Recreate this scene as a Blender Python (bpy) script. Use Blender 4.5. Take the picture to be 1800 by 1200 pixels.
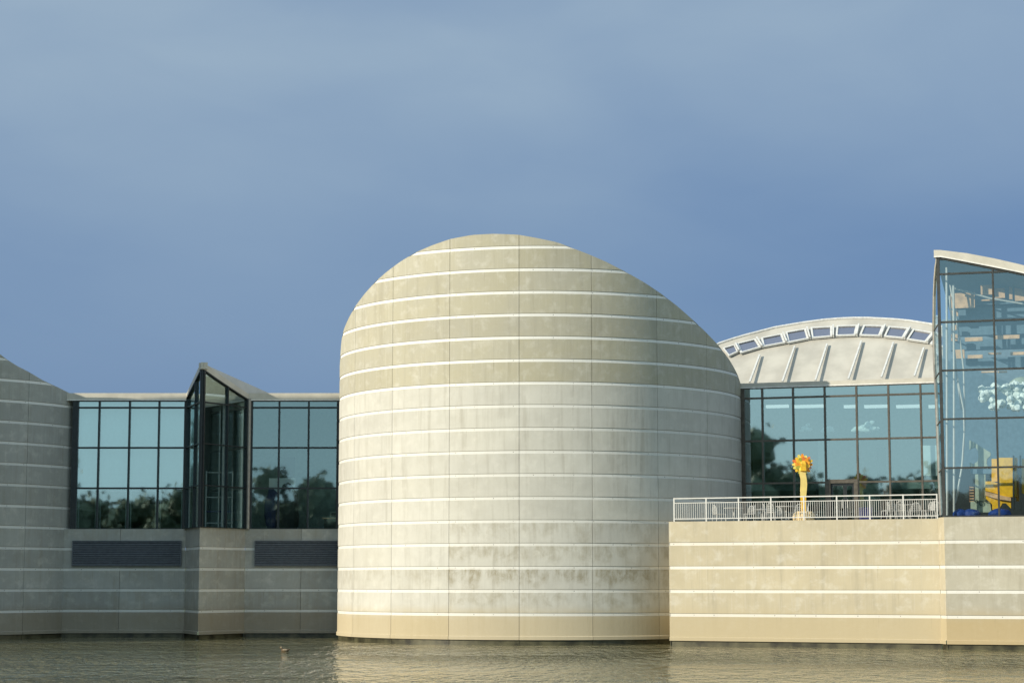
import bpy, bmesh, math, random
from math import sin, cos, tan, radians as R, pi, sqrt, hypot, atan2, floor
from mathutils import Vector
random.seed(7)
for o in list(bpy.data.objects): bpy.data.objects.remove(o)
scn = bpy.context.scene
COL = scn.collection

# ------------------------------------------------------------------ camera
F = 3600.0; PITCH = math.atan(422/3600.0); CZ = 2.9
cam = bpy.data.cameras.new('camera'); cam.lens = 72.0; cam.sensor_width = 36.0
cam.clip_end = 5000; cam.clip_start = .1
co = bpy.data.objects.new('camera', cam); COL.objects.link(co)
co.location = (0, 0, CZ); co.rotation_euler = (pi/2 + PITCH, 0, 0); scn.camera = co

# ------------------------------------------------------------------ light
SUN_AZ = R(60)      # to the left of the direction that looks back from the building
SUN_EL = R(21)
TOSUN = Vector((-sin(SUN_AZ)*cos(SUN_EL), -cos(SUN_AZ)*cos(SUN_EL), sin(SUN_EL)))
sl = bpy.data.lights.new('sun', 'SUN'); sl.energy = 3.9; sl.angle = R(.5); sl.color = (1, .91, .74)
so = bpy.data.objects.new('sun', sl); COL.objects.link(so)
so.rotation_euler = TOSUN.to_track_quat('Z', 'Y').to_euler()
w = bpy.data.worlds.new('World'); scn.world = w; w.use_nodes = True
nt = w.node_tree; N = nt.nodes; L = nt.links; N.clear()
out = N.new('ShaderNodeOutputWorld'); bg = N.new('ShaderNodeBackground')
sky = N.new('ShaderNodeTexSky'); sky.sky_type = 'NISHITA'; sky.sun_disc = False
sky.sun_elevation = SUN_EL; sky.sun_rotation = atan2(TOSUN.x, TOSUN.y); sky.air_density = 1.0
sky.dust_density = 1.2; sky.ozone_density = 2.0
tc = N.new('ShaderNodeTexCoord')
def wmath(op, a, b=None, clamp=False):
    n = N.new('ShaderNodeMath'); n.operation = op; n.use_clamp = clamp
    for i, v in enumerate((a, b)):
        if v is None: continue
        if isinstance(v, (int, float)): n.inputs[i].default_value = v
        else: L.new(v, n.inputs[i])
    return n.outputs[0]
sep = N.new('ShaderNodeSeparateXYZ'); L.new(tc.outputs['Generated'], sep.inputs[0])
mp = N.new('ShaderNodeMapping'); mp.inputs['Scale'].default_value = (1.5, 1.5, 3.6)
mp.inputs['Rotation'].default_value = (0, R(20), R(20))
L.new(tc.outputs['Generated'], mp.inputs[0])
nz = N.new('ShaderNodeTexNoise'); nz.inputs['Scale'].default_value = 1.9; nz.inputs['Detail'].default_value = 5
nz.inputs['Roughness'].default_value = .42; nz.inputs['Distortion'].default_value = .35
L.new(mp.outputs[0], nz.inputs[0])
# storm-cloud sheet: slate blue low down, paler veils higher up
elev = wmath('MULTIPLY', wmath('SUBTRACT', sep.outputs[2], .07), 5.0, True)
veil = wmath('MULTIPLY', wmath('SUBTRACT', nz.outputs[0], .36), 3.4, True)
nz2 = N.new('ShaderNodeTexNoise'); nz2.inputs['Scale'].default_value = 7.5; nz2.inputs['Detail'].default_value = 7
nz2.inputs['Roughness'].default_value = .55; nz2.inputs['Distortion'].default_value = .7; L.new(mp.outputs[0], nz2.inputs[0])
wisp = wmath('MULTIPLY', wmath('SUBTRACT', nz2.outputs[0], .5), .22)
side = wmath('MULTIPLY', sep.outputs[0], -1.3)
fac = wmath('ADD', wmath('MULTIPLY', elev, .30), wmath('MULTIPLY', wmath('MULTIPLY', veil, .62), wmath('ADD', elev, .10)))
fac = wmath('ADD', fac, wmath('MULTIPLY', side, elev))
fac = wmath('ADD', fac, wmath('MULTIPLY', wisp, wmath('ADD', elev, .15)), True)
def mixc(f, a, b):
    n = N.new('ShaderNodeMix'); n.data_type = 'RGBA'
    if isinstance(f, (int, float)): n.inputs[0].default_value = f
    else: L.new(f, n.inputs[0])
    for i, v in ((6, a), (7, b)):
        if isinstance(v, tuple): n.inputs[i].default_value = (*v, 1)
        else: L.new(v, n.inputs[i])
    return n.outputs[2]
SKYS = .10
clouds = mixc(fac, (.099/SKYS, .178/SKYS, .330/SKYS), (.262/SKYS, .348/SKYS, .437/SKYS))
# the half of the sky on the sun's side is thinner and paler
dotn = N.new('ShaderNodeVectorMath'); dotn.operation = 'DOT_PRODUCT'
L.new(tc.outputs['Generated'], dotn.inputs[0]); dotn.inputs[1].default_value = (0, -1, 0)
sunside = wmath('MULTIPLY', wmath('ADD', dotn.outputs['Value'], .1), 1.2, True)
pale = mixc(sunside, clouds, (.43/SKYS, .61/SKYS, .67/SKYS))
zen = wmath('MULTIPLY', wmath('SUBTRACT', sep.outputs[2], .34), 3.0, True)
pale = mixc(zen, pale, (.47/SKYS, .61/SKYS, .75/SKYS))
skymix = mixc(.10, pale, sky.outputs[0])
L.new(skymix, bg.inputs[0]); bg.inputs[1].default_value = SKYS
L.new(bg.outputs[0], out.inputs[0])
scn.view_settings.view_transform = 'Standard'; scn.view_settings.look = 'None'
scn.view_settings.exposure = .38; scn.view_settings.gamma = 1
try:
    scn.cycles.max_bounces = 8; scn.cycles.transparent_max_bounces = 16
    scn.cycles.caustics_reflective = False; scn.cycles.caustics_refractive = False
except Exception: pass

# ------------------------------------------------------------------ geometry from the photograph's perspective
def ray(px, py):
    u = (px-900)/F; v = (600-py)/F
    return Vector((u, cos(PITCH)-v*sin(PITCH), sin(PITCH)+v*cos(PITCH)))
CAM = Vector((0, 0, CZ))
def P(px, py, Y):
    d = ray(px, py); return CAM + d*(Y/d.y)
def onplane(px, py, p, n):
    d = ray(px, py); return CAM + d*((Vector(p)-CAM).dot(n)/d.dot(n))

# ------------------------------------------------------------------ materials
def new_mat(name):
    m = bpy.data.materials.new(name); m.use_nodes = True
    t = m.node_tree; t.nodes.clear()
    o = t.nodes.new('ShaderNodeOutputMaterial'); b = t.nodes.new('ShaderNodeBsdfPrincipled')
    t.links.new(b.outputs[0], o.inputs[0]); return m, t, b, o
class NB:
    def __init__(s, t): s.t = t
    def n(s, k): return s.t.nodes.new(k)
    def l(s, a, b): s.t.links.new(a, b)
    def put(s, v, sock):
        if v is None: return
        if isinstance(v, bpy.types.NodeSocket): s.l(v, sock)
        elif isinstance(v, tuple): sock.default_value = (*v, 1) if len(v) == 3 and sock.type == 'RGBA' else v
        else: sock.default_value = v
    def m(s, op, a, b=None, c=None, clamp=False):
        n = s.n('ShaderNodeMath'); n.operation = op; n.use_clamp = clamp
        for i, v in enumerate((a, b, c)): s.put(v, n.inputs[i])
        return n.outputs[0]
    def noise(s, vec, scale, detail=4, rough=.55, dist=0, sc=None):
        if sc:
            mm = s.n('ShaderNodeMapping'); mm.inputs['Scale'].default_value = sc; s.l(vec, mm.inputs[0]); vec = mm.outputs[0]
        n = s.n('ShaderNodeTexNoise'); n.inputs['Scale'].default_value = scale; n.inputs['Detail'].default_value = detail
        n.inputs['Roughness'].default_value = rough; n.inputs['Distortion'].default_value = dist
        s.l(vec, n.inputs[0]); return n.outputs[0]
    def ramp(s, v, a, b):
        n = s.n('ShaderNodeMapRange'); n.inputs[1].default_value = a; n.inputs[2].default_value = b
        n.interpolation_type = 'SMOOTHSTEP'; s.l(v, n.inputs[0]); return n.outputs[0]
    def mix(s, f, a, b, mode='MIX'):
        n = s.n('ShaderNodeMix'); n.data_type = 'RGBA'; n.blend_type = mode
        s.put(f, n.inputs[0]); s.put(a, n.inputs[6]); s.put(b, n.inputs[7]); return n.outputs[2]
    def bump(s, h, st, d):
        n = s.n('ShaderNodeBump'); n.inputs['Strength'].default_value = st; n.inputs['Distance'].default_value = d
        s.l(h, n.inputs['Height']); return n.outputs[0]

def plain(name, col, rough=.5, metal=0, var=.12, scale=6, bump=0):
    m, t, b, o = new_mat(name); k = NB(t)
    c = k.n('ShaderNodeTexCoord')
    nn = k.noise(c.outputs['Object'], scale, 4)
    lo = tuple(x*(1-var) for x in col); hi = tuple(min(1, x*(1+var)) for x in col)
    k.l(k.mix(k.ramp(nn, .3, .7), lo, hi), b.inputs['Base Color'])
    b.inputs['Roughness'].default_value = rough; b.inputs['Metallic'].default_value = metal
    if bump: k.l(k.bump(k.noise(c.outputs['Object'], scale*6, 3), .4, bump), b.inputs['Normal'])
    return m

def concrete(name, low, high, ochre=(.46, .37, .215), split=12.1, ochre_top=1.3, ochre_amt=.75, tintamt=.16, strip=False):
    """board-marked concrete; low = colour below the split height, high = above it"""
    m, t, b, o = new_mat(name); k = NB(t)
    uv = k.n('ShaderNodeUVMap').outputs[0]
    sp = k.n('ShaderNodeSeparateXYZ'); k.l(uv, sp.inputs[0]); U, V = sp.outputs[0], sp.outputs[1]
    at = k.n('ShaderNodeAttribute'); at.attribute_name = 'tint'
    sa = k.n('ShaderNodeSeparateColor'); k.l(at.outputs['Color'], sa.inputs[0])
    tint, stain, rnd = sa.outputs[0], sa.outputs[1], sa.outputs[2]
    col = k.mix(k.ramp(V, split-.02, split+.02), low, high)
    # broad cloudy tone, per-panel tone, fine grain
    big = k.noise(uv, .45, 5, .6, .3)
    col = k.mix(k.m('MULTIPLY', k.ramp(big, .35, .7), .34), col, tuple(x*.72 for x in low))
    st = k.noise(uv, 1.0, 5, .65, .2, (2.6, .16, 1))
    col = k.mix(k.m('MULTIPLY', k.ramp(st, .48, .75), .40), col, (.27, .245, .19))
    st2 = k.noise(uv, 1.0, 4, .6, .1, (7.0, .35, 1))
    col = k.mix(k.m('MULTIPLY', k.ramp(st2, .52, .72), .16), col, (.62, .60, .54))
    # mottled damp staining on some panels
    mo = k.noise(uv, 1.9, 6, .68, .5, (1.0, .8, 1))
    mo2 = k.m('ADD', k.noise(uv, .7, 4, .6, .3), k.m('SUBTRACT', k.m('MULTIPLY', k.m('FRACT', k.m('DIVIDE', k.m('SUBTRACT', V, .31), 1.08)), .45), .22))
    mo = k.m('ADD', k.m('MULTIPLY', mo, .6), k.m('MULTIPLY', k.noise(uv, 1.0, 5, .7, .3, (3.2, .5, 1)), .42))
    col = k.mix(k.m('MULTIPLY', k.m('MULTIPLY', k.ramp(mo, .40, .66), stain), k.ramp(mo2, .3, .6)), col, (.30, .265, .185))
    ef = k.noise(uv, 1.6, 6, .65, .15)
    col = k.mix(k.m('MULTIPLY', k.ramp(ef, .48, .74), .36), col, (.66, .64, .58))
    if ochre_amt:
        edge = k.m('ADD', V, k.m('MULTIPLY', k.noise(uv, .8, 4), .5))
        f = k.m('SUBTRACT', 1.0, k.ramp(edge, ochre_top, ochre_top+.9))
        col = k.mix(k.m('MULTIPLY', f, ochre_amt), col, ochre)
    # run-off marks under each strip
    fr = k.m('FRACT', k.m('DIVIDE', k.m('SUBTRACT', V, .31), 1.08))
    drip = k.noise(uv, 1.0, 5, .7, .0, (9.0, .12, 1))
    dm = k.m('MULTIPLY', k.ramp(drip, .60, .74), k.ramp(fr, .15, .95))
    col = k.mix(k.m('MULTIPLY', dm, .5), col, (.21, .18, .13))
    if strip:
        col = k.mix(k.m('ADD', .60, k.m('MULTIPLY', k.ramp(V, split-1.2, split), .32)), col, (.82, .81, .77))
        fu = k.m('SUBTRACT', k.m('FRACT', k.m('DIVIDE', U, .95)), .5)
        fv = k.m('SUBTRACT', k.m('FRACT', k.m('ADD', k.m('DIVIDE', k.m('SUBTRACT', V, .31), 1.08), .5)), .5)
        r = k.m('SQRT', k.m('ADD', k.m('POWER', k.m('MULTIPLY', fu, .95), 2.0), k.m('POWER', k.m('MULTIPLY', fv, 1.08), 2.0)))
        col = k.mix(k.m('MULTIPLY', k.m('LESS_THAN', r, .026), k.m('MULTIPLY', k.ramp(k.noise(uv, .9, 2), .42, .6), .6)), col, (.08, .075, .06))
    bright = k.m('ADD', 1-tintamt/2, k.m('MULTIPLY', tint, tintamt))
    hs = k.n('ShaderNodeHueSaturation'); k.l(col, hs.inputs['Color']); k.l(bright, hs.inputs['Value'])
    k.l(k.m('ADD', .93, k.m('MULTIPLY', rnd, .14)), hs.inputs['Saturation'])
    k.l(hs.outputs[0], b.inputs['Base Color'])
    b.inputs['Roughness'].default_value = .9; b.inputs['Specular IOR Level'].default_value = .25
    fine = k.noise(uv, 26, 4, .7); med = k.noise(uv, 3.5, 4, .6)
    k.l(k.bump(k.m('ADD', k.m('MULTIPLY', fine, .4), med), .35, .02), b.inputs['Normal'])
    return m

M = {}
DL = (.56, .545, .49); DH = (.44, .41, .31)
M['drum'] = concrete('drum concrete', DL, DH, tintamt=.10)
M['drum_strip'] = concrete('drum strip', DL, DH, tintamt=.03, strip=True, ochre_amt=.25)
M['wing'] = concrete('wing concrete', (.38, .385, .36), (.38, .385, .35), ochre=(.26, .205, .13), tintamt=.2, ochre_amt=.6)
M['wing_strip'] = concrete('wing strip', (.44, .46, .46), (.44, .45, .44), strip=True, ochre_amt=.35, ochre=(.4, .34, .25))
M['terrace'] = concrete('terrace concrete', (.49, .43, .305), (.49, .43, .305), ochre=(.46, .38, .235), tintamt=.10, ochre_amt=.85)
M['terrace_strip'] = concrete('terrace strip', (.55, .46, .31), (.5, .45, .33), strip=True, ochre_amt=.2)
M['base'] = concrete('tower base concrete', (.45, .42, .34), (.46, .43, .34), ochre=(.45, .35, .2), ochre_amt=.8, tintamt=.12)
M['joint'] = plain('dark joint', (.27, .25, .21), .9)
M['wet'] = plain('wet algae concrete', (.06, .055, .03), .4, scale=1.3, var=.75)
M['coping'] = plain('pale metal coping', (.50, .475, .41), .55, .0, .08, 1.5)
M['trim'] = plain('weathered white trim', (.56, .56, .54), .5)
M['drip'] = plain('white drip trim', (.72, .71, .68), .4)
M['dark'] = plain('dark bronze mullion', (.022, .028, .032), .38, .3, .2)
M['bronze'] = plain('weathered bronze mullion', (.10, .088, .072), .42, .3, .2)
M['towermull'] = plain('dark teal grey mullion', (.05, .052, .05), .4, .3, .2)
M['skyback'] = plain('skylight lining', (.24, .23, .27), .6)
M['silver'] = plain('silver post', (.30, .29, .27), .45, .5)
M['louvre'] = plain('dark louvre blade', (.12, .135, .155), .5)
M['furn'] = plain('grey wire furniture', (.42, .42, .40), .5)
M['white'] = plain('white painted steel', (.58, .575, .55), .4, 0, .06)
M['inwall'] = plain('interior wall', (.26, .34, .32), .8)
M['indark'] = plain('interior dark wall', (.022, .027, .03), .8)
M['moss'] = plain('dull green partition', (.08, .11, .085), .8)
M['infloor'] = plain('interior floor', (.11, .11, .10), .6)
M['ceil'] = plain('interior ceiling', (.42, .46, .45), .8)
M['blind'] = plain('roller blind', (.80, .86, .85), .9, 0, .03)
M['roof'] = plain('roof membrane', (.42, .40, .35), .7, 0, .12, .7, .003)
M['yellow'] = plain('yellow paint', (.92, .50, .01), .5)
M['blue'] = plain('blue vinyl', (.012, .05, .25), .6)
M['navy'] = plain('navy fabric', (.022, .028, .11), .8)
M['sage'] = plain('sage painted board', (.40, .45, .35), .7)
M['wood'] = plain('warm wood panel', (.72, .44, .24), .6, 0, .25, 3)
M['steelblue'] = plain('blue grey beam', (.13, .20, .27), .5)
M['cloud'] = plain('white cotton cloud', (.80, .86, .84), .9, 0, .08, 3)
M['stem'] = plain('pale yellow stem', (.78, .60, .20), .5, 0, .12, 2)
M['orange'] = plain('orange petal', (.85, .33, .03), .5, 0, .2)
M['gold'] = plain('golden petal', (.85, .50, .04), .5, 0, .2)
M['lemon'] = plain('lemon petal', (.85, .72, .16), .5)
M['green'] = plain('olive petal', (.40, .38, .05), .5)
M['pink'] = plain('pink petal', (.72, .38, .28), .5)
M['red'] = plain('red petal', (.72, .20, .05), .5)
M['stone'] = plain('buff planter stone', (.66, .50, .27), .85, 0, .35, 9, .02)
M['brown'] = plain('brown column', (.14, .045, .02), .6)
M['paver'] = plain('terrace paving', (.32, .29, .24), .85)
M['duck'] = plain('duck feathers', (.10, .065, .035), .8, 0, .5, 30)
M['duckpale'] = plain('pale duck feathers', (.28, .22, .15), .8, 0, .3, 30)
M['bill'] = plain('duck bill', (.35, .2, .05), .5)
M['bark'] = plain('bark', (.06, .045, .03), .9)
M['lampwhite'] = plain('white ceiling strip', (.85, .85, .8), .6)

def emis(name, col, s):
    m, t, b, o = new_mat(name); k = NB(t)
    c = k.n('ShaderNodeTexCoord')
    k.l(k.mix(k.noise(c.outputs['Object'], 3), col, tuple(x*.9 for x in col)), b.inputs['Base Color'])
    b.inputs['Emission Color'].default_value = (*col, 1); b.inputs['Emission Strength'].default_value = s
    return m
M['lamp'] = emis('lit strip lamp', (.9, .95, .88), .55)

def glass(name, refl=.30, trans=(.50, .66, .66), gcol=(.72, .92, .95), wob=.00007):
    m, t, b, o = new_mat(name); k = NB(t); t.nodes.remove(b)
    c = k.n('ShaderNodeTexCoord')
    g = k.n('ShaderNodeBsdfGlossy'); g.inputs['Roughness'].default_value = .02; g.inputs['Color'].default_value = (*gcol, 1)
    k.l(k.bump(k.noise(c.outputs['Object'], .9, 2), .6, wob*12), g.inputs['Normal'])
    tr = k.n('ShaderNodeBsdfTransparent'); tr.inputs[0].default_value = (*trans, 1)
    fr = k.n('ShaderNodeLayerWeight'); fr.inputs['Blend'].default_value = .5
    f = k.m('ADD', refl, k.m('MULTIPLY', k.m('POWER', fr.outputs['Facing'], 4.0), .55), clamp=True)
    mx = k.n('ShaderNodeMixShader'); k.l(f, mx.inputs[0]); k.l(tr.outputs[0], mx.inputs[1]); k.l(g.outputs[0], mx.inputs[2])
    k.l(mx.outputs[0], o.inputs[0]); return m
M['glass'] = glass('teal window glass', .47, (.74, .90, .92), (.78, .97, 1.0))
M['glassclear'] = glass('clearer window glass', .30, (.80, .92, .92), (.74, .95, 1.0))
M['glasstower'] = glass('tower glass', .23, (.84, .91, .92), (.62, .85, .98))
M['glasssky'] = glass('skylight glass', .35, (.6, .6, .64), (.85, .85, .92))

# water
def water_mat():
    m, t, b, o = new_mat('murky lake water'); k = NB(t)
    g = k.n('ShaderNodeNewGeometry'); pos = g.outputs['Position']
    b.inputs['Base Color'].default_value = (.085, .078, .042, 1)
    k.l(k.mix(k.noise(pos, .06, 3), (.12, .112, .052), (.155, .142, .068)), b.inputs['Base Color'])
    b.inputs['Roughness'].default_value = .035; b.inputs['IOR'].default_value = 1.33
    a = k.noise(pos, 1.0, 3, .55, .4, (1.9, .62, 1)); c = k.noise(pos, 1.0, 2, .6, .3, (5.0, 1.7, 1))
    big = k.ramp(k.noise(pos, 1.0, 3, .5, .3, (.05, .12, 1)), .35, .65)
    h = k.m('ADD', k.m('MULTIPLY', a, 1.0), k.m('MULTIPLY', c, .28))
    # calmer in the lee of the walls
    sp = k.n('ShaderNodeSeparateXYZ'); k.l(pos, sp.inputs[0])
    lee = k.m('SUBTRACT', 1.0, k.m('MULTIPLY', k.ramp(sp.outputs[1], 68, 92), .72))
    h = k.m('MULTIPLY', k.m('MULTIPLY', h, k.m('ADD', .6, k.m('MULTIPLY', big, .6))), lee)
    k.l(k.bump(h, 1.0, .95), b.inputs['Normal']); return m
M['water'] = water_mat()

def foliage(name, lo, hi):
    m, t, b, o = new_mat(name); k = NB(t); c = k.n('ShaderNodeTexCoord')
    k.l(k.mix(k.ramp(k.noise(c.outputs['Object'], .35, 4), .35, .65), lo, hi), b.inputs['Base Color'])
    b.inputs['Roughness'].default_value = .7; return m
M['leaf'] = foliage('tree foliage', (.07, .10, .045), (.12, .15, .07))
M['lawn'] = foliage('bank grass', (.05, .08, .025), (.09, .11, .04))
M['earth'] = plain('lake bed earth', (.10, .09, .06), .9)

# ------------------------------------------------------------------ mesh helpers
class MB:
    def __init__(s): s.v = []; s.f = []; s.m = []; s.uv = []; s.t = []; s.mats = []
    def mi(s, m):
        if m not in s.mats: s.mats.append(m)
        return s.mats.index(m)
    def face(s, pts, m, uv=None, tint=(.5, 0, .5)):
        b = len(s.v); s.v += [tuple(p) for p in pts]; s.f.append(tuple(range(b, b+len(pts)))); s.m.append(s.mi(m))
        if uv is None: uv = [(p[0]+p[1]*.37, p[2]) for p in pts]
        s.uv += uv; s.t.append(tint)
    def hexa(s, c, m):            # 8 corners: 4 bottom ccw, 4 top ccw
        for q in ((3, 2, 1, 0), (4, 5, 6, 7), (0, 1, 5, 4), (1, 2, 6, 5), (2, 3, 7, 6), (3, 0, 4, 7)):
            s.face([c[i] for i in q], m)
    def box(s, a, b, m):
        x0, y0, z0 = a; x1, y1, z1 = b
        s.hexa([(x0, y0, z0), (x1, y0, z0), (x1, y1, z0), (x0, y1, z0), (x0, y0, z1), (x1, y0, z1), (x1, y1, z1), (x0, y1, z1)], m)
    def bar(s, a, b, r, m, n=6, r2=None):
        a = Vector(a); b = Vector(b); d = (b-a)
        if d.length < 1e-6: return
        q = d.to_track_quat('Z', 'Y'); r2 = r if r2 is None else r2
        A = [a+q@Vector((r*cos(2*pi*i/n), r*sin(2*pi*i/n), 0)) for i in range(n)]
        B = [b+q@Vector((r2*cos(2*pi*i/n), r2*sin(2*pi*i/n), 0)) for i in range(n)]
        for i in range(n): j = (i+1) % n; s.face([A[i], A[j], B[j], B[i]], m)
        s.face(A[::-1], m); s.face(B, m)
    def tube(s, pts, r, m, n=6):
        for i in range(len(pts)-1): s.bar(pts[i], pts[i+1], r if not isinstance(r, list) else r[i], m, n, None if not isinstance(r, list) else r[i+1])
    def lathe(s, prof, c, m, n=20):
        c = Vector(c)
        for (r0, z0), (r1, z1) in zip(prof, prof[1:]):
            for i in range(n):
                a, b = 2*pi*i/n, 2*pi*(i+1)/n
                s.face([c+Vector((r0*cos(a), r0*sin(a), z0)), c+Vector((r0*cos(b), r0*sin(b), z0)),
                        c+Vector((r1*cos(b), r1*sin(b), z1)), c+Vector((r1*cos(a), r1*sin(a), z1))], m)
    def blob(s, c, rad, m, seed=0, sub=2, amp=.2, freq=2.0):
        from mathutils import noise
        bm = bmesh.new(); bmesh.ops.create_icosphere(bm, subdivisions=sub, radius=1)
        r = rad if isinstance(rad, (tuple, list)) else (rad,)*3
        for v in bm.verts:
            k = 1+amp*noise.noise(v.co*freq+Vector((seed*3.1, seed*1.7, seed)))*1.6
            v.co = Vector((v.co.x*r[0], v.co.y*r[1], v.co.z*r[2]))*k
        for f in bm.faces: s.face([Vector(c)+v.co for v in f.verts], m)
        bm.free()
    def build(s, name, parent=None, loc=(0, 0, 0), smooth=False, weld=False, **props):
        me = bpy.data.meshes.new(name); l = Vector(loc)
        me.from_pydata([tuple(Vector(p)-l) for p in s.v], [], s.f)
        for m in s.mats: me.materials.append(m)
        uvl = me.uv_layers.new(name='UVMap')
        for i, u in enumerate(s.uv): uvl.data[i].uv = u
        ca = me.color_attributes.new('tint', 'FLOAT_COLOR', 'CORNER'); k = 0
        for p, mi, tn in zip(me.polygons, s.m, s.t):
            p.material_index = mi; p.use_smooth = smooth
            for _ in range(p.loop_total): ca.data[k].color = (*tn, 1); k += 1
        if weld:
            bm = bmesh.new(); bm.from_mesh(me); bmesh.ops.remove_doubles(bm, verts=bm.verts, dist=weld); bm.to_mesh(me); bm.free()
        me.update()
        o = bpy.data.objects.new(name, me); COL.objects.link(o)
        if parent:
            o.parent = parent
            gl = Vector(parent.location); pp = parent.parent
            while pp: gl += Vector(pp.location); pp = pp.parent
            o.location = l-gl
        else: o.location = loc
        for a, b in props.items(): o[a] = b
        return o
def thing(name, label, cat, loc=(0, 0, 0), group=None):
    o = bpy.data.objects.new(name, None); COL.objects.link(o); o.location = loc
    o.empty_display_size = .2; o['label'] = label; o['category'] = cat
    if group: o['group'] = group
    return o
def copy_tree(o, parent=None):
    c = o.copy(); COL.objects.link(c)
    if parent: c.parent = parent
    for ch in [x for x in bpy.data.objects if x.parent == o]: copy_tree(ch, c)
    return c

class Fr:
    """vertical facade frame: s along the wall, o outward (towards the lake), z up"""
    def __init__(s, a, b):
        s.a = Vector((a[0], a[1], 0)); s.b = Vector((b[0], b[1], 0)); s.len = (s.b-s.a).length
        s.d = (s.b-s.a).normalized(); s.n = Vector((s.d.y, -s.d.x, 0))
    def p(s, u, o, z): r = s.a+s.d*u+s.n*o; return Vector((r.x, r.y, z))
    def s_of(s, px, py): return (onplane(px, py, s.a, s.n)-s.a).dot(s.d)
    def z_of(s, px, py): return onplane(px, py, s.a, s.n).z
    def box(s, mb, s0, s1, o0, o1, z0, z1, m):
        mb.hexa([s.p(s0, o1, z0), s.p(s1, o1, z0), s.p(s1, o0, z0), s.p(s0, o0, z0),
                 s.p(s0, o1, z1), s.p(s1, o1, z1), s.p(s1, o0, z1), s.p(s0, o0, z1)], m)

def curtain(fr, cols, rows, parent, mat, ztop=None, mw=.09, wide={}, gl=None, dep=.16, sgl=None, name='curtain_wall', label=None):
    """cols: s positions of uprights, rows: z of transoms; parent > curtain_wall > glass_pane"""
    gl = gl or M['glass']; zt = ztop or (lambda s: rows[-1])
    mb = MB()
    for i, c in enumerate(cols):
        h = wide.get(i, mw)/2; top = min(zt(c), rows[-1] if ztop is None else 99)
        if top > rows[0]: fr.box(mb, c-h, c+h, -.05, dep-.05, rows[0], top, mat)
    for j, z in enumerate(rows):
        for c0, c1, i in zip(cols, cols[1:], range(99)):
            a = c0+wide.get(i, mw)/2+.001; b = c1-wide.get(i+1, mw)/2-.001
            n = 8 if ztop else 1
            for q in range(n):
                u, v = a+(b-a)*q/n, a+(b-a)*(q+1)/n
                if ztop and min(zt(u), zt(v)) < z+.03: continue
                fr.box(mb, u, v, -.045, dep-.07, z-mw/2 if j else z, z+mw/2, mat)
    if ztop:
        for c0, c1 in zip(cols, cols[1:]):
            for q in range(8):
                u, v = c0+(c1-c0)*q/8, c0+(c1-c0)*(q+1)/8; a, b = zt(u), zt(v)
                if min(a, b) < rows[0]: continue
                mb.hexa([fr.p(u, dep-.04, a-mw), fr.p(v, dep-.04, b-mw), fr.p(v, -.04, b-mw), fr.p(u, -.04, a-mw),
                         fr.p(u, dep-.04, a), fr.p(v, dep-.04, b), fr.p(v, -.04, b), fr.p(u, -.04, a)], mat)
    loc = fr.p(cols[0], 0, rows[0])
    cw = mb.build(name, parent, loc)
    if label: cw['label'] = label
    rr = list(rows)+([99] if ztop else [])
    for c0, c1 in zip(cols, cols[1:]):
        for z0, z1 in zip(rr, rr[1:]):
            g = MB(); n = 8 if ztop else 1; k = 0
            for q in range(n):
                u, v = c0+(c1-c0)*q/n, c0+(c1-c0)*(q+1)/n
                a, b = (min(z1, zt(u)), min(z1, zt(v))) if ztop else (z1, z1)
                if a <= z0+.02 and b <= z0+.02: continue
                a = max(a, z0); b = max(b, z0); k += 1
                g.face([fr.p(u, .0, z0), fr.p(v, .0, z0), fr.p(v, .0, b), fr.p(u, .0, a)], gl)
            if k: g.build('glass_pane', cw, fr.p(c0, 0, z0))
    return cw

def hsh(*a):
    r = random.Random(hash(tuple(int(x*7919) for x in a))); r.random(); return r.random(), r.random()

# strip pitch
PITCHZ = 1.08; Z0 = .31
def profile(ztop, strips=True):
    pr = [(-1.2, -.04, 'wet'), (.20, -.05, 'wet'), (.22, .045, 'c'), (.37, .045, 'c'), (.40, .0, 'c')]
    k = 1
    while Z0+k*PITCHZ+.1 < ztop:
        z = Z0+k*PITCHZ
        pr += [(z-.072, 0, 'j'), (z-.072, -.022, 's'), (z+.062, -.022, 'j'), (z+.08, -.022, 'j'), (z+.08, 0, 'c')]
        k += 1
    pr.append((ztop, 0, None)); return pr
def sweep(mb, pts, nrm, us, kinds, ztop, mats, topf=None, seed=0, stainf=None, segid=None, tintf=None):
    """pts plan points, nrm outward normals, us arc lengths; kinds[i]: 'j' = joint groove between i and i+1"""
    pr = profile(ztop); mm = {'wet': M['wet'], 'c': mats[0], 's': mats[1], 'j': M['joint']}
    n = len(pts)
    def V(i, z, off):
        zz = min(z, topf(i)) if topf else z
        d = off-(.03 if kinds[i] in ('g',) else 0)
        return Vector((pts[i][0]+nrm[i][0]*d, pts[i][1]+nrm[i][1]*d, zz))
    for i in range(n-1):
        for a in range(len(pr)-1):
            (z0, o0, mk), (z1, o1, _) = pr[a], pr[a+1]
            if topf and z0 >= max(topf(i), topf(i+1)): break
            band = floor((max(z0, .4)-Z0-.05)/PITCHZ)
            sid = segid[i] if segid else 0
            t, r = hsh(seed+sid*1.37, band*2.11)
            if tintf: t = tintf(sid, band, t)
            stn = stainf(sid, band) if stainf else 0
            m = mm[mk]
            if kinds[i] == 'g' and kinds[i+1] == 'g' and mk == 'c': m = M['joint']
            q = [V(i, z0, o0), V(i+1, z0, o0), V(i+1, z1, o1), V(i, z1, o1)]
            mb.face(q, m, [(us[i], q[0].z), (us[i+1], q[1].z), (us[i+1], q[2].z), (us[i], q[3].z)], (t, stn, r))
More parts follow.
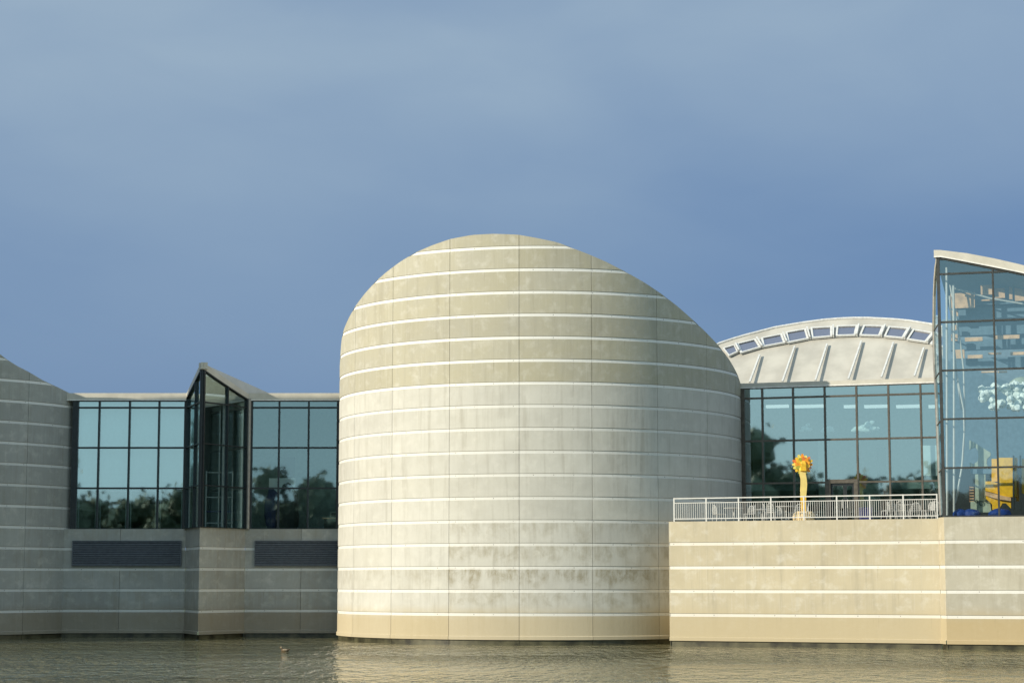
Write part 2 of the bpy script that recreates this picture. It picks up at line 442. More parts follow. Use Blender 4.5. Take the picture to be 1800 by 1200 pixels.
def interp(tab, x):
    if x <= tab[0][0]: return tab[0][1]
    for (a, b), (c, d) in zip(tab, tab[1:]):
        if x <= c: return b+(d-b)*(x-a)/(c-a)
    return tab[-1][1]

def drum(name, label, cx, cy, r, rim_px, ztop, mats, seam0, nseg, seed, stainf=None, ends=None, tintf=None, tilt=.04):
    root = thing(name, label, 'building', (cx, cy, 0))
    # rim height as a function of X from the visible near edge
    tab = []
    for px, py in rim_px:
        d = ray(px, py); A = d.x**2+d.y**2; B = -2*(d.x*cx+d.y*cy); C = cx*cx+cy*cy-r*r
        disc = B*B-4*A*C
        t = (-B-sqrt(disc))/(2*A) if disc > 0 else -B/(2*A)
        p = CAM+d*t; tab.append((p.x, p.z))
    tab.sort()
    if ends: tab = [ends[0]]*bool(ends[0])+tab+[ends[1]]*bool(ends[1]); tab.sort()
    pts = []; nr = []; us = []; kinds = []; seg = []
    step = 2*pi/nseg
    for sgi in range(nseg):
        a0 = seam0+sgi*step; g = .011/r
        angs = [(a0-g, 'c'), (a0-g*.8, 'g'), (a0+g*.8, 'g'), (a0+g, 'c')]+[(a0+step*q/14, 'c') for q in range(1, 14)]
        for a, k in angs:
            n_ = (sin(a), -cos(a)); pts.append((cx+r*n_[0], cy+r*n_[1])); nr.append(n_); us.append(a*r); kinds.append(k); seg.append(sgi)
    pts.append(pts[0]); nr.append(nr[0]); us.append(us[0]+2*pi*r); kinds.append('c'); seg.append(0)
    topf = lambda i: interp(tab, pts[i][0])-(2*tilt*(pts[i][1]-cy) if pts[i][1] > cy else 0)
    mb = MB(); sweep(mb, pts, nr, us, kinds, ztop, mats, topf, seed, stainf, seg, tintf)
    mb.build('wall', root, (cx, cy, 0))
    rf = MB(); n = 90
    xs = [cx-r*cos(pi*i/n) for i in range(n+1)]
    for x0, x1 in zip(xs, xs[1:]):
        y0, y1 = sqrt(max(0, r*r-(x0-cx)**2)), sqrt(max(0, r*r-(x1-cx)**2))
        z0, z1 = interp(tab, x0)-.01, interp(tab, x1)-.01
        rf.face([(x0, cy-y0, z0), (x1, cy-y1, z1), (x1, cy+y1, z1-2*tilt*y1), (x0, cy+y0, z0-2*tilt*y0)], M['roof'])
    rf.build('roof', root, (cx, cy, 10), smooth=True, weld=.001)
    return root, tab

# ================================================================== SETTING
mb = MB(); mb.face([(-2500, -2500, -1.5), (2500, -2500, -1.5), (2500, 2500, -1.5), (-2500, 2500, -1.5)], M['earth'])
mb.build('ground', kind='structure')
mb = MB(); mb.face([(-400, -2, 0), (400, -2, 0), (400, 150, 0), (-400, 150, 0)], M['water'])
mb.build('water', kind='structure')
mb = MB()
ys = [(4, -.8), (2, .3), (-1, 1.0), (-8, 1.35), (-60, 1.6), (-600, 2.5)]
for (ya, za), (yb, zb) in zip(ys, ys[1:]):
    mb.face([(-900, yb, zb), (900, yb, zb), (900, ya, za), (-900, ya, za)], M['lawn'])
mb.build('lake_bank', kind='structure')
mb = MB(); mb.face([(-900, 150, -.9), (900, 150, -.9), (900, 152, 4.9), (-900, 152, 4.9)], M['lawn'])
mb.face([(-900, 152, 4.9), (900, 152, 4.9), (900, 1600, 6), (-900, 1600, 6)], M['lawn'])
mb.build('far_ground', kind='structure')

# ================================================================== MAIN DRUM
DX, DY, DR = 1.48, 106.5, 10.45
rim = [(597.5, 640), (599, 612), (600, 600), (604, 580), (612.5, 560), (625, 537.5), (640, 517.5), (660, 495), (680, 477.5), (705, 459),
       (730, 444), (760, 431), (792, 420), (830, 413), (867, 411), (910, 412.5), (942, 418), (980, 426), (997, 432.5), (1035, 447),
       (1065, 460), (1102, 479), (1132, 496), (1162, 516), (1190, 537.5), (1220, 564), (1237, 580), (1262, 606), (1282, 632), (1296, 657), (1302, 675)]
def dstain(sid, band):
    # panels right of the first joint are damp-stained low down
    if band in (1, 2, 3, 4): return {1: .6, 2: 1.0, 3: .65, 4: .5}[band] if sid in (1, 2, 3, 4) else .12+(.3 if band == 2 else 0)
    return .12 if 5 <= band < 11 else .04
main, mtab = drum('drum_building', 'tall round concrete drum with white stripes and a slanting curved top, in the middle',
     DX, DY, DR, rim, 22.5, (M['drum'], M['drum_strip']), R(-44.2), 19, 3, dstain)

# ================================================================== LEFT DRUM
rim2 = [(0, 622), (10, 630), (30, 643), (50, 653), (75, 668), (95, 677), (105, 682), (127, 693)]
LX, LY, LR = -33.3, 113.2, 10.45
def lstain(sid, band): return .25 if band < 5 else .1
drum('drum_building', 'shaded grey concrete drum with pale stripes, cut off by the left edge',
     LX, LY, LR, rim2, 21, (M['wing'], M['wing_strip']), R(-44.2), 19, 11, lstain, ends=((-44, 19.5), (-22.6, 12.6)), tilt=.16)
# unseen block added beyond the left edge, sloped to shade the glazed wing
blk = thing('added_shade_block', 'unseen concrete block with a sloping top, added beyond the left edge to shade the glazed wing', 'building', (-32, 99, 0))
mb = MB()
ya, yb, xa, xb = 96.1, 107, -38, -28.1
zr = lambda y: 12.60+.768*(109-y)-1.6*math.exp(-((y-101.3)/1.7)**2)  # slope and dip of the top set where its shadow ends on the wing
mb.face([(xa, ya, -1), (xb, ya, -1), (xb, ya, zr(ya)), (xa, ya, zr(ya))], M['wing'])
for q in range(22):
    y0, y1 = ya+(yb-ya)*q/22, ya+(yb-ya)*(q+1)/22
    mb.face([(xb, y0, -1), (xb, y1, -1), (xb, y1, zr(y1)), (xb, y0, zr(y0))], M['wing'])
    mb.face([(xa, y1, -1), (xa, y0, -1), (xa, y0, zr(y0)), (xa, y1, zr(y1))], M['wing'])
mb.build('wall', blk, (-32, 99, 0))
mb = MB()
for q in range(22):
    y0, y1 = ya+(yb-ya)*q/22, ya+(yb-ya)*(q+1)/22
    mb.face([(xa-.1, y0, zr(y0)+.02), (xb, y0, zr(y0)+.02), (xb, y1, zr(y1)+.02), (xa-.1, y1, zr(y1)+.02)], M['roof'])
mb.build('roof', blk, (-32, 99, 15))

# ================================================================== LEFT GLAZED WING
YW = 109.0
wing = thing('glazed_wing', 'low shaded wing with teal windows and a pointed glass bay, between the two drums', 'building', (-16, YW, 0))
bayL, bayC, bayR = (-17.30, YW), (-16.02, 105.5), (-14.13, YW)
def wall_run(mb, plan, ztop, mats, seams, seed, stain=.3, u0=0):
    """straight runs through plan points, vertical joints about every `seams` metres"""
    u = u0
    for si, (a, b) in enumerate(zip(plan, plan[1:])):
        a = Vector(a); b = Vector(b); d = b-a; ln = d.length; d.normalize(); n_ = (d.y, -d.x)
        k = max(1, round(ln/seams)) if seams else 1
        pts = []; kinds = []; us = []; seg = []
        for q in range(k+1):
            c = ln*q/k
            cs = [c] if q in (0, k) else [c-.013, c-.009, c+.009, c+.013]
            for j, cc in enumerate(cs):
                pp = a+d*cc; pts.append((pp.x, pp.y)); kinds.append('g' if j in (1, 2) else 'c'); us.append(u+cc); seg.append(si*20+min(q, k-1))
        sweep(mb, pts, [n_]*len(pts), us, kinds, ztop, mats, None, seed, lambda s_, b_: stain, seg)
        u += ln
mb = MB()
SILL = 5.68
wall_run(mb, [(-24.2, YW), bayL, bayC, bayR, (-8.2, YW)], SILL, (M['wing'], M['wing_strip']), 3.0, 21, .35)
mb.face([(-24.2, YW, SILL), bayL+(SILL,), (-17.3, YW+.6, SILL), (-24.2, YW+.6, SILL)], M['wing'])
mb.face([bayL+(SILL,), bayC+(SILL,), bayR+(SILL,)], M['wing'])
mb.face([bayR+(SILL,), (-8.2, YW, SILL), (-8.2, YW+.6, SILL), (-14.13, YW+.6, SILL)], M['wing'])
for c in (bayL, bayR, (-24.0, YW)): mb.bar((c[0], c[1]+.01, -1), (c[0], c[1]+.01, .2), .07, M['wet'])
mb.build('wall', wing, (-16, YW, 0))
fw = Fr((-24.2, YW), (-8.2, YW))
def sx(px, py=820): return fw.s_of(px, py)
rows = [SILL, 7.84, 9.99, 12.13, 12.50]
fwb = Fr((-24.2, YW+.12), (-8.2, YW+.12))
c2 = [sx(x) for x in (441.5, 489.5, 541.5, 592.5)]
c1 = [sx(x) for x in (134.0, 172.0, 225.5, 277.5, 323.5)]
cw1 = curtain(fwb, c1, rows, wing, M['dark'])
# thick jambs
for a, b in ((sx(125), c1[0]-.045), (c1[-1]+.045, sx(330)), (sx(434.5), c2[0]-.045), (c2[-1]+.045, c2[-1]+1.0)):
    mb = MB(); fwb.box(mb, a, b, -.1, .1, SILL, 12.5, M['dark']); mb.build('jamb', wing, fwb.p(a, 0, SILL))
c2 = [sx(x) for x in (441.5, 489.5, 541.5, 592.5)]
cw2 = curtain(fwb, c2, rows, wing, M['dark'], gl=M['glassclear'])
# inner light frames of the lower row of the first run, and blinds above
for a, b in zip(c1, c1[1:]):
    mb = MB(); a_, b_ = a+.10, b-.10
    fwb.box(mb, a_, a_+.05, -.22, -.12, SILL+.05, 7.72, M['ceil']); fwb.box(mb, b_-.05, b_, -.22, -.12, SILL+.05, 7.72, M['ceil'])
    fwb.box(mb, a_+.05, b_-.05, -.22, -.12, 7.67, 7.72, M['ceil'])
    mb.build('inner_window_frame', wing, fwb.p(a_, -.2, SILL))
    mb = MB(); fwb.box(mb, a+.03, b-.03, -.34, -.32, 7.86, 12.47, M['blind']); mb.build('roller_blind', wing, fwb.p(a, -.33, 7.86))
# coping
mb = MB()
for s0, s1 in ((-.3, fw.s_of(331, 700)), (fw.s_of(436, 700), 16.2)):
    fw.box(mb, s0, s1, -.6, .06, 12.545, 12.90, M['coping']); fw.box(mb, s0, s1, -.2, .09, 12.50, 12.545, M['drip'])
mb.build('coping', wing, (-16, YW, 12.5))
# louvres
for x0, x1 in ((128.5, 318), (449, 596)):
    mb = MB(); s0, s1 = fw.s_of(x0, 970), fw.s_of(x1, 970); z0, z1 = fw.z_of(x0, 993), fw.z_of(x0, 951)
    fw.box(mb, s0, s1, -.02, .035, z0, z1, M['indark'])
    for k in range(13):
        z = z0+(z1-z0)*(k+.15)/13; h = (z1-z0)/13
        mb.hexa([fw.p(s0, .10, z), fw.p(s1, .10, z), fw.p(s1, .04, z+h*.55), fw.p(s0, .04, z+h*.55),
                 fw.p(s0, .10, z+.02), fw.p(s1, .10, z+.02), fw.p(s1, .04, z+h*.55+.02), fw.p(s0, .04, z+h*.55+.02)], M['louvre'])
    for a, b in ((s0-.04, s0), (s1, s1+.04)): fw.box(mb, a, b, -.02, .12, z0-.03, z1+.03, M['louvre'])
    fw.box(mb, s0, s1, -.02, .12, z1, z1+.04, M['louvre']); fw.box(mb, s0, s1, -.02, .12, z0-.04, z0, M['louvre'])
    mb.build('louvre', wing, fw.p(s0, 0, z0))
# roof and rooms
mb = MB(); mb.box((-24.5, YW+.2, 12.6), (-8, 121, 12.86), M['roof']); mb.build('roof', wing, (-16, 115, 12.6))
mb = MB()
mb.face([(-24.2, YW+.2, 12.52), (-8.2, YW+.2, 12.52), (-8.2, 117, 12.52), (-24.2, 117, 12.52)], M['ceil'])
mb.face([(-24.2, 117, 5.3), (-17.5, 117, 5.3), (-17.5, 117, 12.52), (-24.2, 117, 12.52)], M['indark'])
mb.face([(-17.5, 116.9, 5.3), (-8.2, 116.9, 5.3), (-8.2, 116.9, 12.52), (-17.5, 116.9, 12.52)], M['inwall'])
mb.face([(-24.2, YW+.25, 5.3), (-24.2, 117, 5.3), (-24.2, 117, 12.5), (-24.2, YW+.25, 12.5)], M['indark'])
mb.face([(-17.25, YW+.6, 5.3), (-17.25, 117, 5.3), (-17.25, 117, 12.5), (-17.25, YW+.6, 12.5)], M['inwall'])
mb.face([(-24.2, YW+.2, 5.6), (-8.2, YW+.2, 5.6), (-8.2, 117, 5.6), (-24.2, 117, 5.6)], M['infloor'])
mb.build('interior_wall', wing, (-16, 113, 5.6))
# bay
apex = P(359, 638, 105.35)
fl = Fr(bayL, bayC); frr = Fr(bayC, bayR)
LW = P(332, 697, YW).z; APZ = apex.z-.3
ztl = lambda s: 12.60+(APZ-12.60)*(s/fl.len)
ztr = lambda s: APZ+(12.55-APZ)*(s/frr.len)**.93
rb = [SILL, 7.84, 9.99, 12.13]
curtain(fl, [.10, fl.s_of(343.5, 820), fl.len-.06], rb, wing, M['dark'], ztl, .06, gl=M['glassclear'])
curtain(frr, [.09, frr.s_of(397, 820), frr.len-.12], rb, wing, M['dark'], ztr, .06, {0: .10}, M['glassclear'])
for f_, a, b, zt0 in ((fl, .12, fl.s_of(343.5, 820), ztl), (fl, fl.s_of(343.5, 820), fl.len-.1, ztl), (frr, .16, frr.s_of(397, 820), ztr), (frr, frr.s_of(397, 820), frr.len-.15, ztr)):
    mb = MB(); zt1 = min(12.1, zt0(a+.1)-.1, zt0(b-.1)-.1)
    f_.box(mb, a+.06, a+.11, -.17, -.09, SILL+.06, zt1, M['trim']); f_.box(mb, b-.11, b-.06, -.17, -.09, SILL+.06, zt1, M['trim'])
    mb.build('inner_window_frame', wing, f_.p(a, -.1, SILL))
mb = MB()  # corner posts
mb.bar((bayC[0], bayC[1]+.02, SILL), (bayC[0], bayC[1]+.02, APZ-.05), .055, M['dark'], 8)
mb.build('corner_post', wing, (bayC[0], bayC[1], SILL))
mb = MB(); mb.bar((bayL[0]-.02, bayL[1]-.05, SILL), (bayL[0]-.02, bayL[1]-.05, 12.6), .07, M['silver'], 8)
mb.bar((bayR[0]+.12, bayR[1]-.05, SILL), (bayR[0]+.12, bayR[1]-.05, 12.6), .10, M['silver'], 8)
mb.build('edge_post', wing, (bayL[0], bayL[1], SILL))
mb = MB()
def fascia(mb, fr, s0, s1, zf, h0, h1, o0, o1, n=12, m=None, dz=0):
    for q in range(n):
        u, v = s0+(s1-s0)*q/n, s0+(s1-s0)*(q+1)/n
        a, b = zf(u)+dz, zf(v)+dz; ha = h0+(h1-h0)*q/n; hb = h0+(h1-h0)*(q+1)/n
        mb.hexa([fr.p(u, o1, a), fr.p(v, o1, b), fr.p(v, o0, b), fr.p(u, o0, a),
                 fr.p(u, o1, a+ha), fr.p(v, o1, b+hb), fr.p(v, o0, b+hb), fr.p(u, o0, a+ha)], m or M['coping'])
fascia(mb, fl, -.02, fl.len+.05, ztl, .26, .34, -.25, .10)
fascia(mb, frr, .0, frr.len+.15, ztr, .34, .28, -.25, .10)
mb.build('coping', wing, (bayC[0], bayC[1], 13))
mb = MB()
A = Vector((bayC[0], bayC[1], APZ+.3)); Bk = Vector((-15.9, 114, 12.9))
mb.face([bayL+(12.86,), A, Bk, (-18.5, 114, 12.88)], M['roof']); mb.face([A, bayR+(12.8,), (-12.5, 114, 12.88), Bk], M['roof'])
mb.face([bayL+(12.55,), A-Vector((0, 0, .32)), Bk-Vector((0, 0, .3)), (-17.2, 114, 12.55)], M['ceil'])
mb.face([A-Vector((0, 0, .32)), bayR+(12.55,), (-14.2, 114, 12.55), Bk-Vector((0, 0, .3))], M['ceil'])
mb.build('bay_roof', wing, (bayC[0], bayC[1], 13))

# things inside the wing
t = thing('desk', 'small dark desk with a wooden top in the window beside the middle drum', 'desk', (-9.6, 110.2, 5.6))
mb = MB(); mb.box((-10.15, 109.9, 6.25), (-8.9, 110.6, 6.31), M['wood']); mb.build('desk_top', t, (-9.6, 110.2, 6.3))
mb = MB(); mb.box((-10.05, 109.95, 5.6), (-8.95, 110.5, 6.24), M['indark']); mb.build('desk_body', t, (-9.6, 110.2, 5.6))
mb = MB(); z = 6.31; mb.box((-9.75, 110.05, z), (-9.15, 110.35, z+.30), M['sage']); mb.box((-9.68, 110.03, z+.04), (-9.45, 110.05, z+.26), M['indark']); mb.box((-9.42, 110.03, z+.04), (-9.2, 110.05, z+.26), M['ceil'])
mb.build('counter_machine', None, (-9.45, 110.2, z), label='pale boxy machine standing on the small desk by the middle drum', category='machine')
t = thing('display_board', 'tall pale board with a dark panel at the top behind the middle windows', 'display board', (-11.8, 111.2, 5.6))
mb = MB(); a = P(473, 840, 111.2); b = P(518, 918, 111.2); mb.box((a.x, 111.2, b.z), (b.x, 111.3, a.z), M['blind']); mb.build('panel', t, (a.x, 111.2, b.z))
mb = MB(); a = P(489, 803, 111.2); b = P(518, 839, 111.2); mb.box((a.x, 111.2, b.z), (b.x, 111.3, a.z), M['indark']); mb.build('dark_panel', t, (a.x, 111.2, b.z))
mb = MB()
for px in (476, 515): q = P(px, 840, 111.25); mb.bar((q.x, 111.25, 5.6), (q.x, 111.25, q.z-.02), .03, M['indark'])
mb.build('leg', t, (-11.8, 111.25, 5.6))
mb = MB(); a = P(478, 900, 110.9); mb.blob((a.x, 110.9, 6.75), (.42, .3, 1.15), M['navy'], 2, 3, .12); 
mb.build('hooded_booth', None, (a.x, 110.9, 5.6), smooth=True, label='purple-blue rounded hood standing inside the windows left of the middle drum', category='booth')
mb = MB(); a = P(506, 900, 110.7); mb.blob((a.x, 110.7, 6.7), (.62, .35, 1.5), M['indark'], 5, 3, .1)
mb.build('hooded_booth', None, (a.x, 110.7, 5.6), smooth=True, label='black rounded hood beside the purple-blue one inside the windows', category='booth')
# shelf unit in the bay
t = thing('shelf_unit', 'white metal shelf unit standing inside the pointed glass bay', 'shelf', (-15.6, 108.3, SILL))
for k, z in enumerate((5.95, 6.55, 7.3, 8.6)):
    mb = MB(); mb.box((-16.1, 108.1, z), (-14.75, 108.5, z+.05), M['navy'] if k == 1 else M['ceil']); mb.build('shelf', t, (-15.6, 108.3, z))
for x in (-16.12, -15.45, -14.74):
    mb = MB(); mb.box((x-.03, 108.1, SILL), (x+.03, 108.16, 8.7 if x != -15.45 else 11.9), M['ceil']); mb.build('upright', t, (x, 108.1, SILL))

# ================================================================== TERRACE AND TOWER BASE
TA = P(1176.5, 1022, 95.2); TB = P(1652, 1022, 90.45); TA = (TA.x, 95.2); TB = (TB.x, 90.45)
TC = P(1662, 1022, 89.6); TC = (TC.x, 89.6)
d17 = Vector((cos(R(17)), -sin(R(17)))); TD = (TC[0]+d17.x*11, TC[1]+d17.y*11)
dn = (Vector(TB)-Vector(TA)).normalized(); bk = Vector((-dn.y, dn.x))
WT = 5.66
terr = thing('terrace', 'raised terrace with a sunlit yellowish concrete wall striped white, right of the drum', 'terrace', (13, 94, 0))
mb = MB()
A2 = (TA[0]+bk.x*5, TA[1]+bk.y*5)
wall_run(mb, [A2, TA, TB], WT, (M['terrace'], M['terrace_strip']), 0, 31, .12)
mb.build('wall', terr, (13, 94, 0))
mb = MB()
mb.face([(*TA, WT), (*TB, WT), (TB[0]+bk.x*14, TB[1]+bk.y*14, WT), (TA[0]+bk.x*11, TA[1]+bk.y*11, WT)], M['paver'])
mb.build('paving', terr, (13, 98, WT))
base = thing('glass_tower', 'glass tower with an upswept pointed roof on a striped concrete base, at the right edge', 'building', (22, 89, 0))
mb = MB()
wall_run(mb, [TB, TC], 5.70, (M['terrace'], M['terrace_strip']), 0, 41, .1)
wall_run(mb, [TC, TD], 5.70, (M['base'], M['drum_strip']), 0, 43, .3)
mb.face([(*TB, 5.70), (*TC, 5.70), (*TD, 5.70), (TD[0]+3, TD[1]+9, 5.70), (TB[0]+3, TB[1]+9, 5.70)], M['infloor'])
mb.build('wall', base, (22, 89, 0))

# ---- tower glass
ft = Fr((TC[0]-.02, TC[1]+.12), (TD[0], TD[1]+.12))
tb = [(ft.s_of(x, y), ft.z_of(x, y)) for x, y in ((1655, 453), (1700, 461.5), (1746, 470.5), (1800, 481.5), (1900, 508), (2000, 543))]
tt = [(ft.s_of(x, y), ft.z_of(x, y)) for x, y in ((1650, 440), (1700, 446), (1750, 455.5), (1800, 467), (1900, 494), (2000, 529))]
ztw = lambda s: interp(tb, s)
s1_ = ft.s_of(1751, 700); sp_ = s1_-.06
tcols = [.06]+[s1_+2.28*k for k in range(0, 4)]
trows = [5.72, 7.84, 9.98, 12.12, 14.26, 16.40]
curtain(ft, tcols, trows, base, M['towermull'], ztw, .08, {0: .13}, M['glasstower'], .14)
# back post and side glass
bp = [P(x, y, Y) for x, y, Y in ((1650.5, 443, 89.95), (1646, 470, 90.9), (1644, 490, 91.4), (1642.3, 520, 92.1), (1641.5, 580, 92.9), (1643, 640, 93.1), (1646, 700, 93.2), (1648.5, 770, 93.2), (1651, 840, 93.2), (1654, 905, 93.2))]
mb = MB(); mb.tube(bp, .075, M['silver'], 8)
for z in trows[1:]:
    q = None
    for a, b in zip(bp, bp[1:]):
        if b.z <= z <= a.z: q = b+(a-b)*((z-b.z)/(a.z-b.z))
    if q: mb.bar(q, ft.p(.05, -.02, z), .035, M['bronze'])
sf = mb.build('side_frame', base, bp[-1])
lv = [(p.z, p) for p in bp]
zs = sorted(set([p.z for p in bp]+trows[1:]))
def bpz(z):
    for a, b in zip(bp, bp[1:]):
        if b.z <= z <= a.z: return b+(a-b)*((z-b.z)/(a.z-b.z))
    return bp[-1]
cuts = [bp[-1].z]+trows[1:]+[bp[0].z-.2]
for a, b in zip(cuts, cuts[1:]):
    g = MB()
    for k in range(4):
        z0, z1 = a+(b-a)*k/4, a+(b-a)*(k+1)/4
        g.face([bpz(z0), ft.p(.05, -.02, z0), ft.p(.05, -.02, min(z1, tb[0][1])), bpz(z1)], M['glasstower'])
    g.build('glass_pane', sf, bpz(a))
# roof fascia and roof
mb = MB()
n = 30
smx = tb[-1][0]
for q in range(n):
    u, v = -.10+(smx+.1)*q/n, -.10+(smx+.1)*(q+1)/n
    a0, b0 = interp(tb, u), interp(tb, v); a1, b1 = interp(tt, u), interp(tt, v)
    mb.hexa([ft.p(u, .16, a0+.05), ft.p(v, .16, b0+.05), ft.p(v, -.3, b0+.05), ft.p(u, -.3, a0+.05),
             ft.p(u, .16, a1), ft.p(v, .16, b1), ft.p(v, -.3, b1), ft.p(u, -.3, a1)], M['coping'])
    mb.hexa([ft.p(u, .20, a0), ft.p(v, .20, b0), ft.p(v, -.2, b0), ft.p(u, -.2, a0),
             ft.p(u, .20, a0+.05), ft.p(v, .20, b0+.05), ft.p(v, -.2, b0+.05), ft.p(u, -.2, a0+.05)], M['drip'])
mb.tube([p+Vector((-.03, -.08, 0)) for p in bp[:5]], [.09, .075, .065, .05, .035], M['coping'], 6)
mb.build('coping', base, ft.p(0, 0, 16))
mb = MB()
for q in range(n):
    u, v = -.05+(smx)*q/n, -.05+(smx)*(q+1)/n
    a0, b0 = interp(tb, u)+.06, interp(tb, v)+.06
    mb.hexa([ft.p(u, -.3, a0), ft.p(v, -.3, b0), ft.p(v, -9, b0-2.2), ft.p(u, -9, a0-2.2),
             ft.p(u, -.3, a0+.25), ft.p(v, -.3, b0+.25), ft.p(v, -9, b0-1.9), ft.p(u, -9, a0-1.9)], M['steelblue'])
mb.build('roof', base, ft.p(3, -4, 15))
mb = MB()
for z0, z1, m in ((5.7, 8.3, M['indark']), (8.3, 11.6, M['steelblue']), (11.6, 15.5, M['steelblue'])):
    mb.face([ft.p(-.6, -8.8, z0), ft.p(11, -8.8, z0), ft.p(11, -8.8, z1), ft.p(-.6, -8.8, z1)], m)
mb.face([ft.p(.6, -.5, 5.74), ft.p(11, -.5, 5.74), ft.p(11, -9, 5.74), ft.p(.6, -9, 5.74)], M['infloor'])
mb.build('interior_wall', base, ft.p(3, -8, 6))
g = MB(); q = ft.p(-.6, -8.8, 0); g.face([(bp[-1].x, bp[-1].y+.1, 5.72), (q.x, q.y, 5.72), (q.x, q.y, 13.6), (bp[-1].x, bp[-1].y+.1, 14.3)], M['glasstower']); g.build('glass_pane', base, bp[-1])
# wooden ceiling boards and blue beams
mb = MB(); rr = random.Random(4)
def tp(px, py, o): return onplane(px, py, ft.p(0, o, 0), ft.n)
for x0, x1, y0, y1, o in ((1671, 1713, 514, 542, -2.0), (1724, 1747, 500, 518, -2.0), (1749, 1766, 506, 524, -2.2), (1774, 1779, 500, 526, -2.2), (1784, 1830, 499, 529, -2.2),
                          (1672, 1681, 571, 580, -2.6), (1672, 1683, 587, 599, -2.6), (1696, 1727, 592, 600, -2.6), (1750, 1792, 588, 596, -2.6), (1679, 1695, 614, 630, -3.), (1701, 1727, 623, 630, -3.),
                          (1737, 1760, 619, 623, -3.), (1776, 1830, 617, 624, -3.), (1671, 1684, 545, 556, -2.3), (1725, 1752, 651.5, 655, -3.2), (1754, 1770, 651.5, 655, -3.2), (1724, 1760, 525, 529, -2.3)):
    a, b = tp(x0, y1, o), tp(x1, y0, o)
    s0, s1 = (a-ft.a).dot(ft.d), (b-ft.a).dot(ft.d)
    mb = MB(); ft.box(mb, s0, s1, o-.15, o, a.z, b.z, M['wood']); mb.build('ceiling_board', base, a)
for y, hh, o in ((551, .55, -2.8), (583, .4, -3.2), (607, .45, -3.4), (640, .5, -3.6), (533, .25, -2.5)):
    mb = MB(); a = tp(1667, y, o); s0 = (a-ft.a).dot(ft.d)
    ft.box(mb, s0+.1, 10, o-.5, o, a.z-hh/2, a.z+hh/2, M['steelblue']); mb.build('beam', base, a)
# white bow truss
rods = [[(1664, 470), (1665, 905)], [(1676, 500), (1677, 640), (1677, 900)], [(1669, 520), (1676, 600), (1682, 660), (1694, 720), (1695, 760), (1691, 820), (1680, 880)],
        [(1670, 500), (1688, 600), (1694, 650), (1696, 740), (1693, 800), (1684, 865), (1679, 884)], [(1672, 505), (1740, 524), (1810, 536)], [(1683, 668), (1690, 720)]]
tr = thing('steel_bow_truss', 'slender white steel bow truss just inside the corner of the glass tower', 'truss', tp(1677, 900, -.9))
for k, rd in enumerate(rods):
    mb = MB(); mb.tube([tp(x, y, -.9-.12*k) for x, y in rd], .05 if k < 2 else .04, M['white'], 8); mb.build('rod', tr, tp(*rd[-1], -.9))
# hanging cloud and globe
t = thing('hanging_cloud', 'large white puffy cloud hanging in front of a pale globe in the glass tower', 'sculpture', tp(1760, 700, -3))
mb = MB(); rr = random.Random(9)
for k in range(105):
    px = rr.uniform(1724, 1835); e = min(1, (px-1716)/35)
    py = rr.uniform(712-30*e, 722+4*e) if px > 1740 else rr.uniform(690, 716)
    mb.blob(tp(px, py-8, -1.5+rr.uniform(-.3, .3)), rr.uniform(.08, .19), M['cloud'], k, 2, .3, 2.4)
mb.build('cloud', t, tp(1760, 700, -3), smooth=True)
mb = MB(); c = tp(1797, 690, -2.4); mb.blob(c, .72, M['sage'], 1, 3, 0); mb.build('globe', t, c, smooth=True)
# sage arch piece
t = thing('stage_arch', 'sage green scalloped arch panel on a post inside the glass tower', 'stage set', tp(1720, 905, -1.6))
o = -1.6
pl = [(1704, 790), (1704, 773), (1712, 777), (1741, 795), (1741, 800), (1735, 806), (1734, 814), (1737, 823), (1705, 823), (1704, 812), (1711, 815), (1718, 811), (1720, 802), (1719, 792), (1715, 786), (1709, 787)]
def extr(mb, pts, o, th, m):
    A = [tp(x, y, o) for x, y in pts]; B = [p-ft.n*th for p in A]
    mb.face(A[::-1], m); mb.face(B, m)
    for i in range(len(A)): j = (i+1) % len(A); mb.face([A[i], A[j], B[j], B[i]], m)
mb = MB(); extr(mb, pl, o, .25, M['sage']); mb.build('arch_head', t, tp(1720, 823, o))
mb = MB(); extr(mb, [(1706, 824), (1743, 824), (1743, 832), (1706, 832)], o+.05, .3, M['steelblue']); mb.build('bracket', t, tp(1720, 832, o))
mb = MB(); extr(mb, [(1714, 833), (1732, 833), (1732, 880), (1714, 880)], o, .25, M['sage']); mb.build('post', t, tp(1720, 880, o))
mb = MB(); extr(mb, [(1706, 881), (1740, 881), (1743, 900), (1706, 900)], o+.1, .6, M['sage']); mb.build('plinth', t, tp(1720, 900, o))
mb = MB()
for x, y, r in ((1725, 884, .09), (1735, 880, .07), (1717, 881, .06)):
    c = tp(x, y, o+.16)
    mb.tube([c+ft.d*(r*cos(a*pi/6))+Vector((0, 0, r*sin(a*pi/6))) for a in range(13)], .014, M['indark'], 5)
mb.build('ring', t, tp(1725, 884, o))
# ladder
t = thing('ladder', 'short rusty orange ladder behind the sage arch in the glass tower', 'ladder', tp(1708, 880, -2.4))
for x in (1704.5, 1712):
    mb = MB(); mb.tube([tp(x, 853, -2.4), tp(x, 882, -2.4)], .02, M['brown']); mb.build('rail', t, tp(x, 882, -2.4))
for y in range(856, 882, 5):
    mb = MB(); mb.tube([tp(1704.5, y, -2.4), tp(1712, y, -2.4)], .025, M['wood']); mb.build('rung', t, tp(1708, y, -2.4))
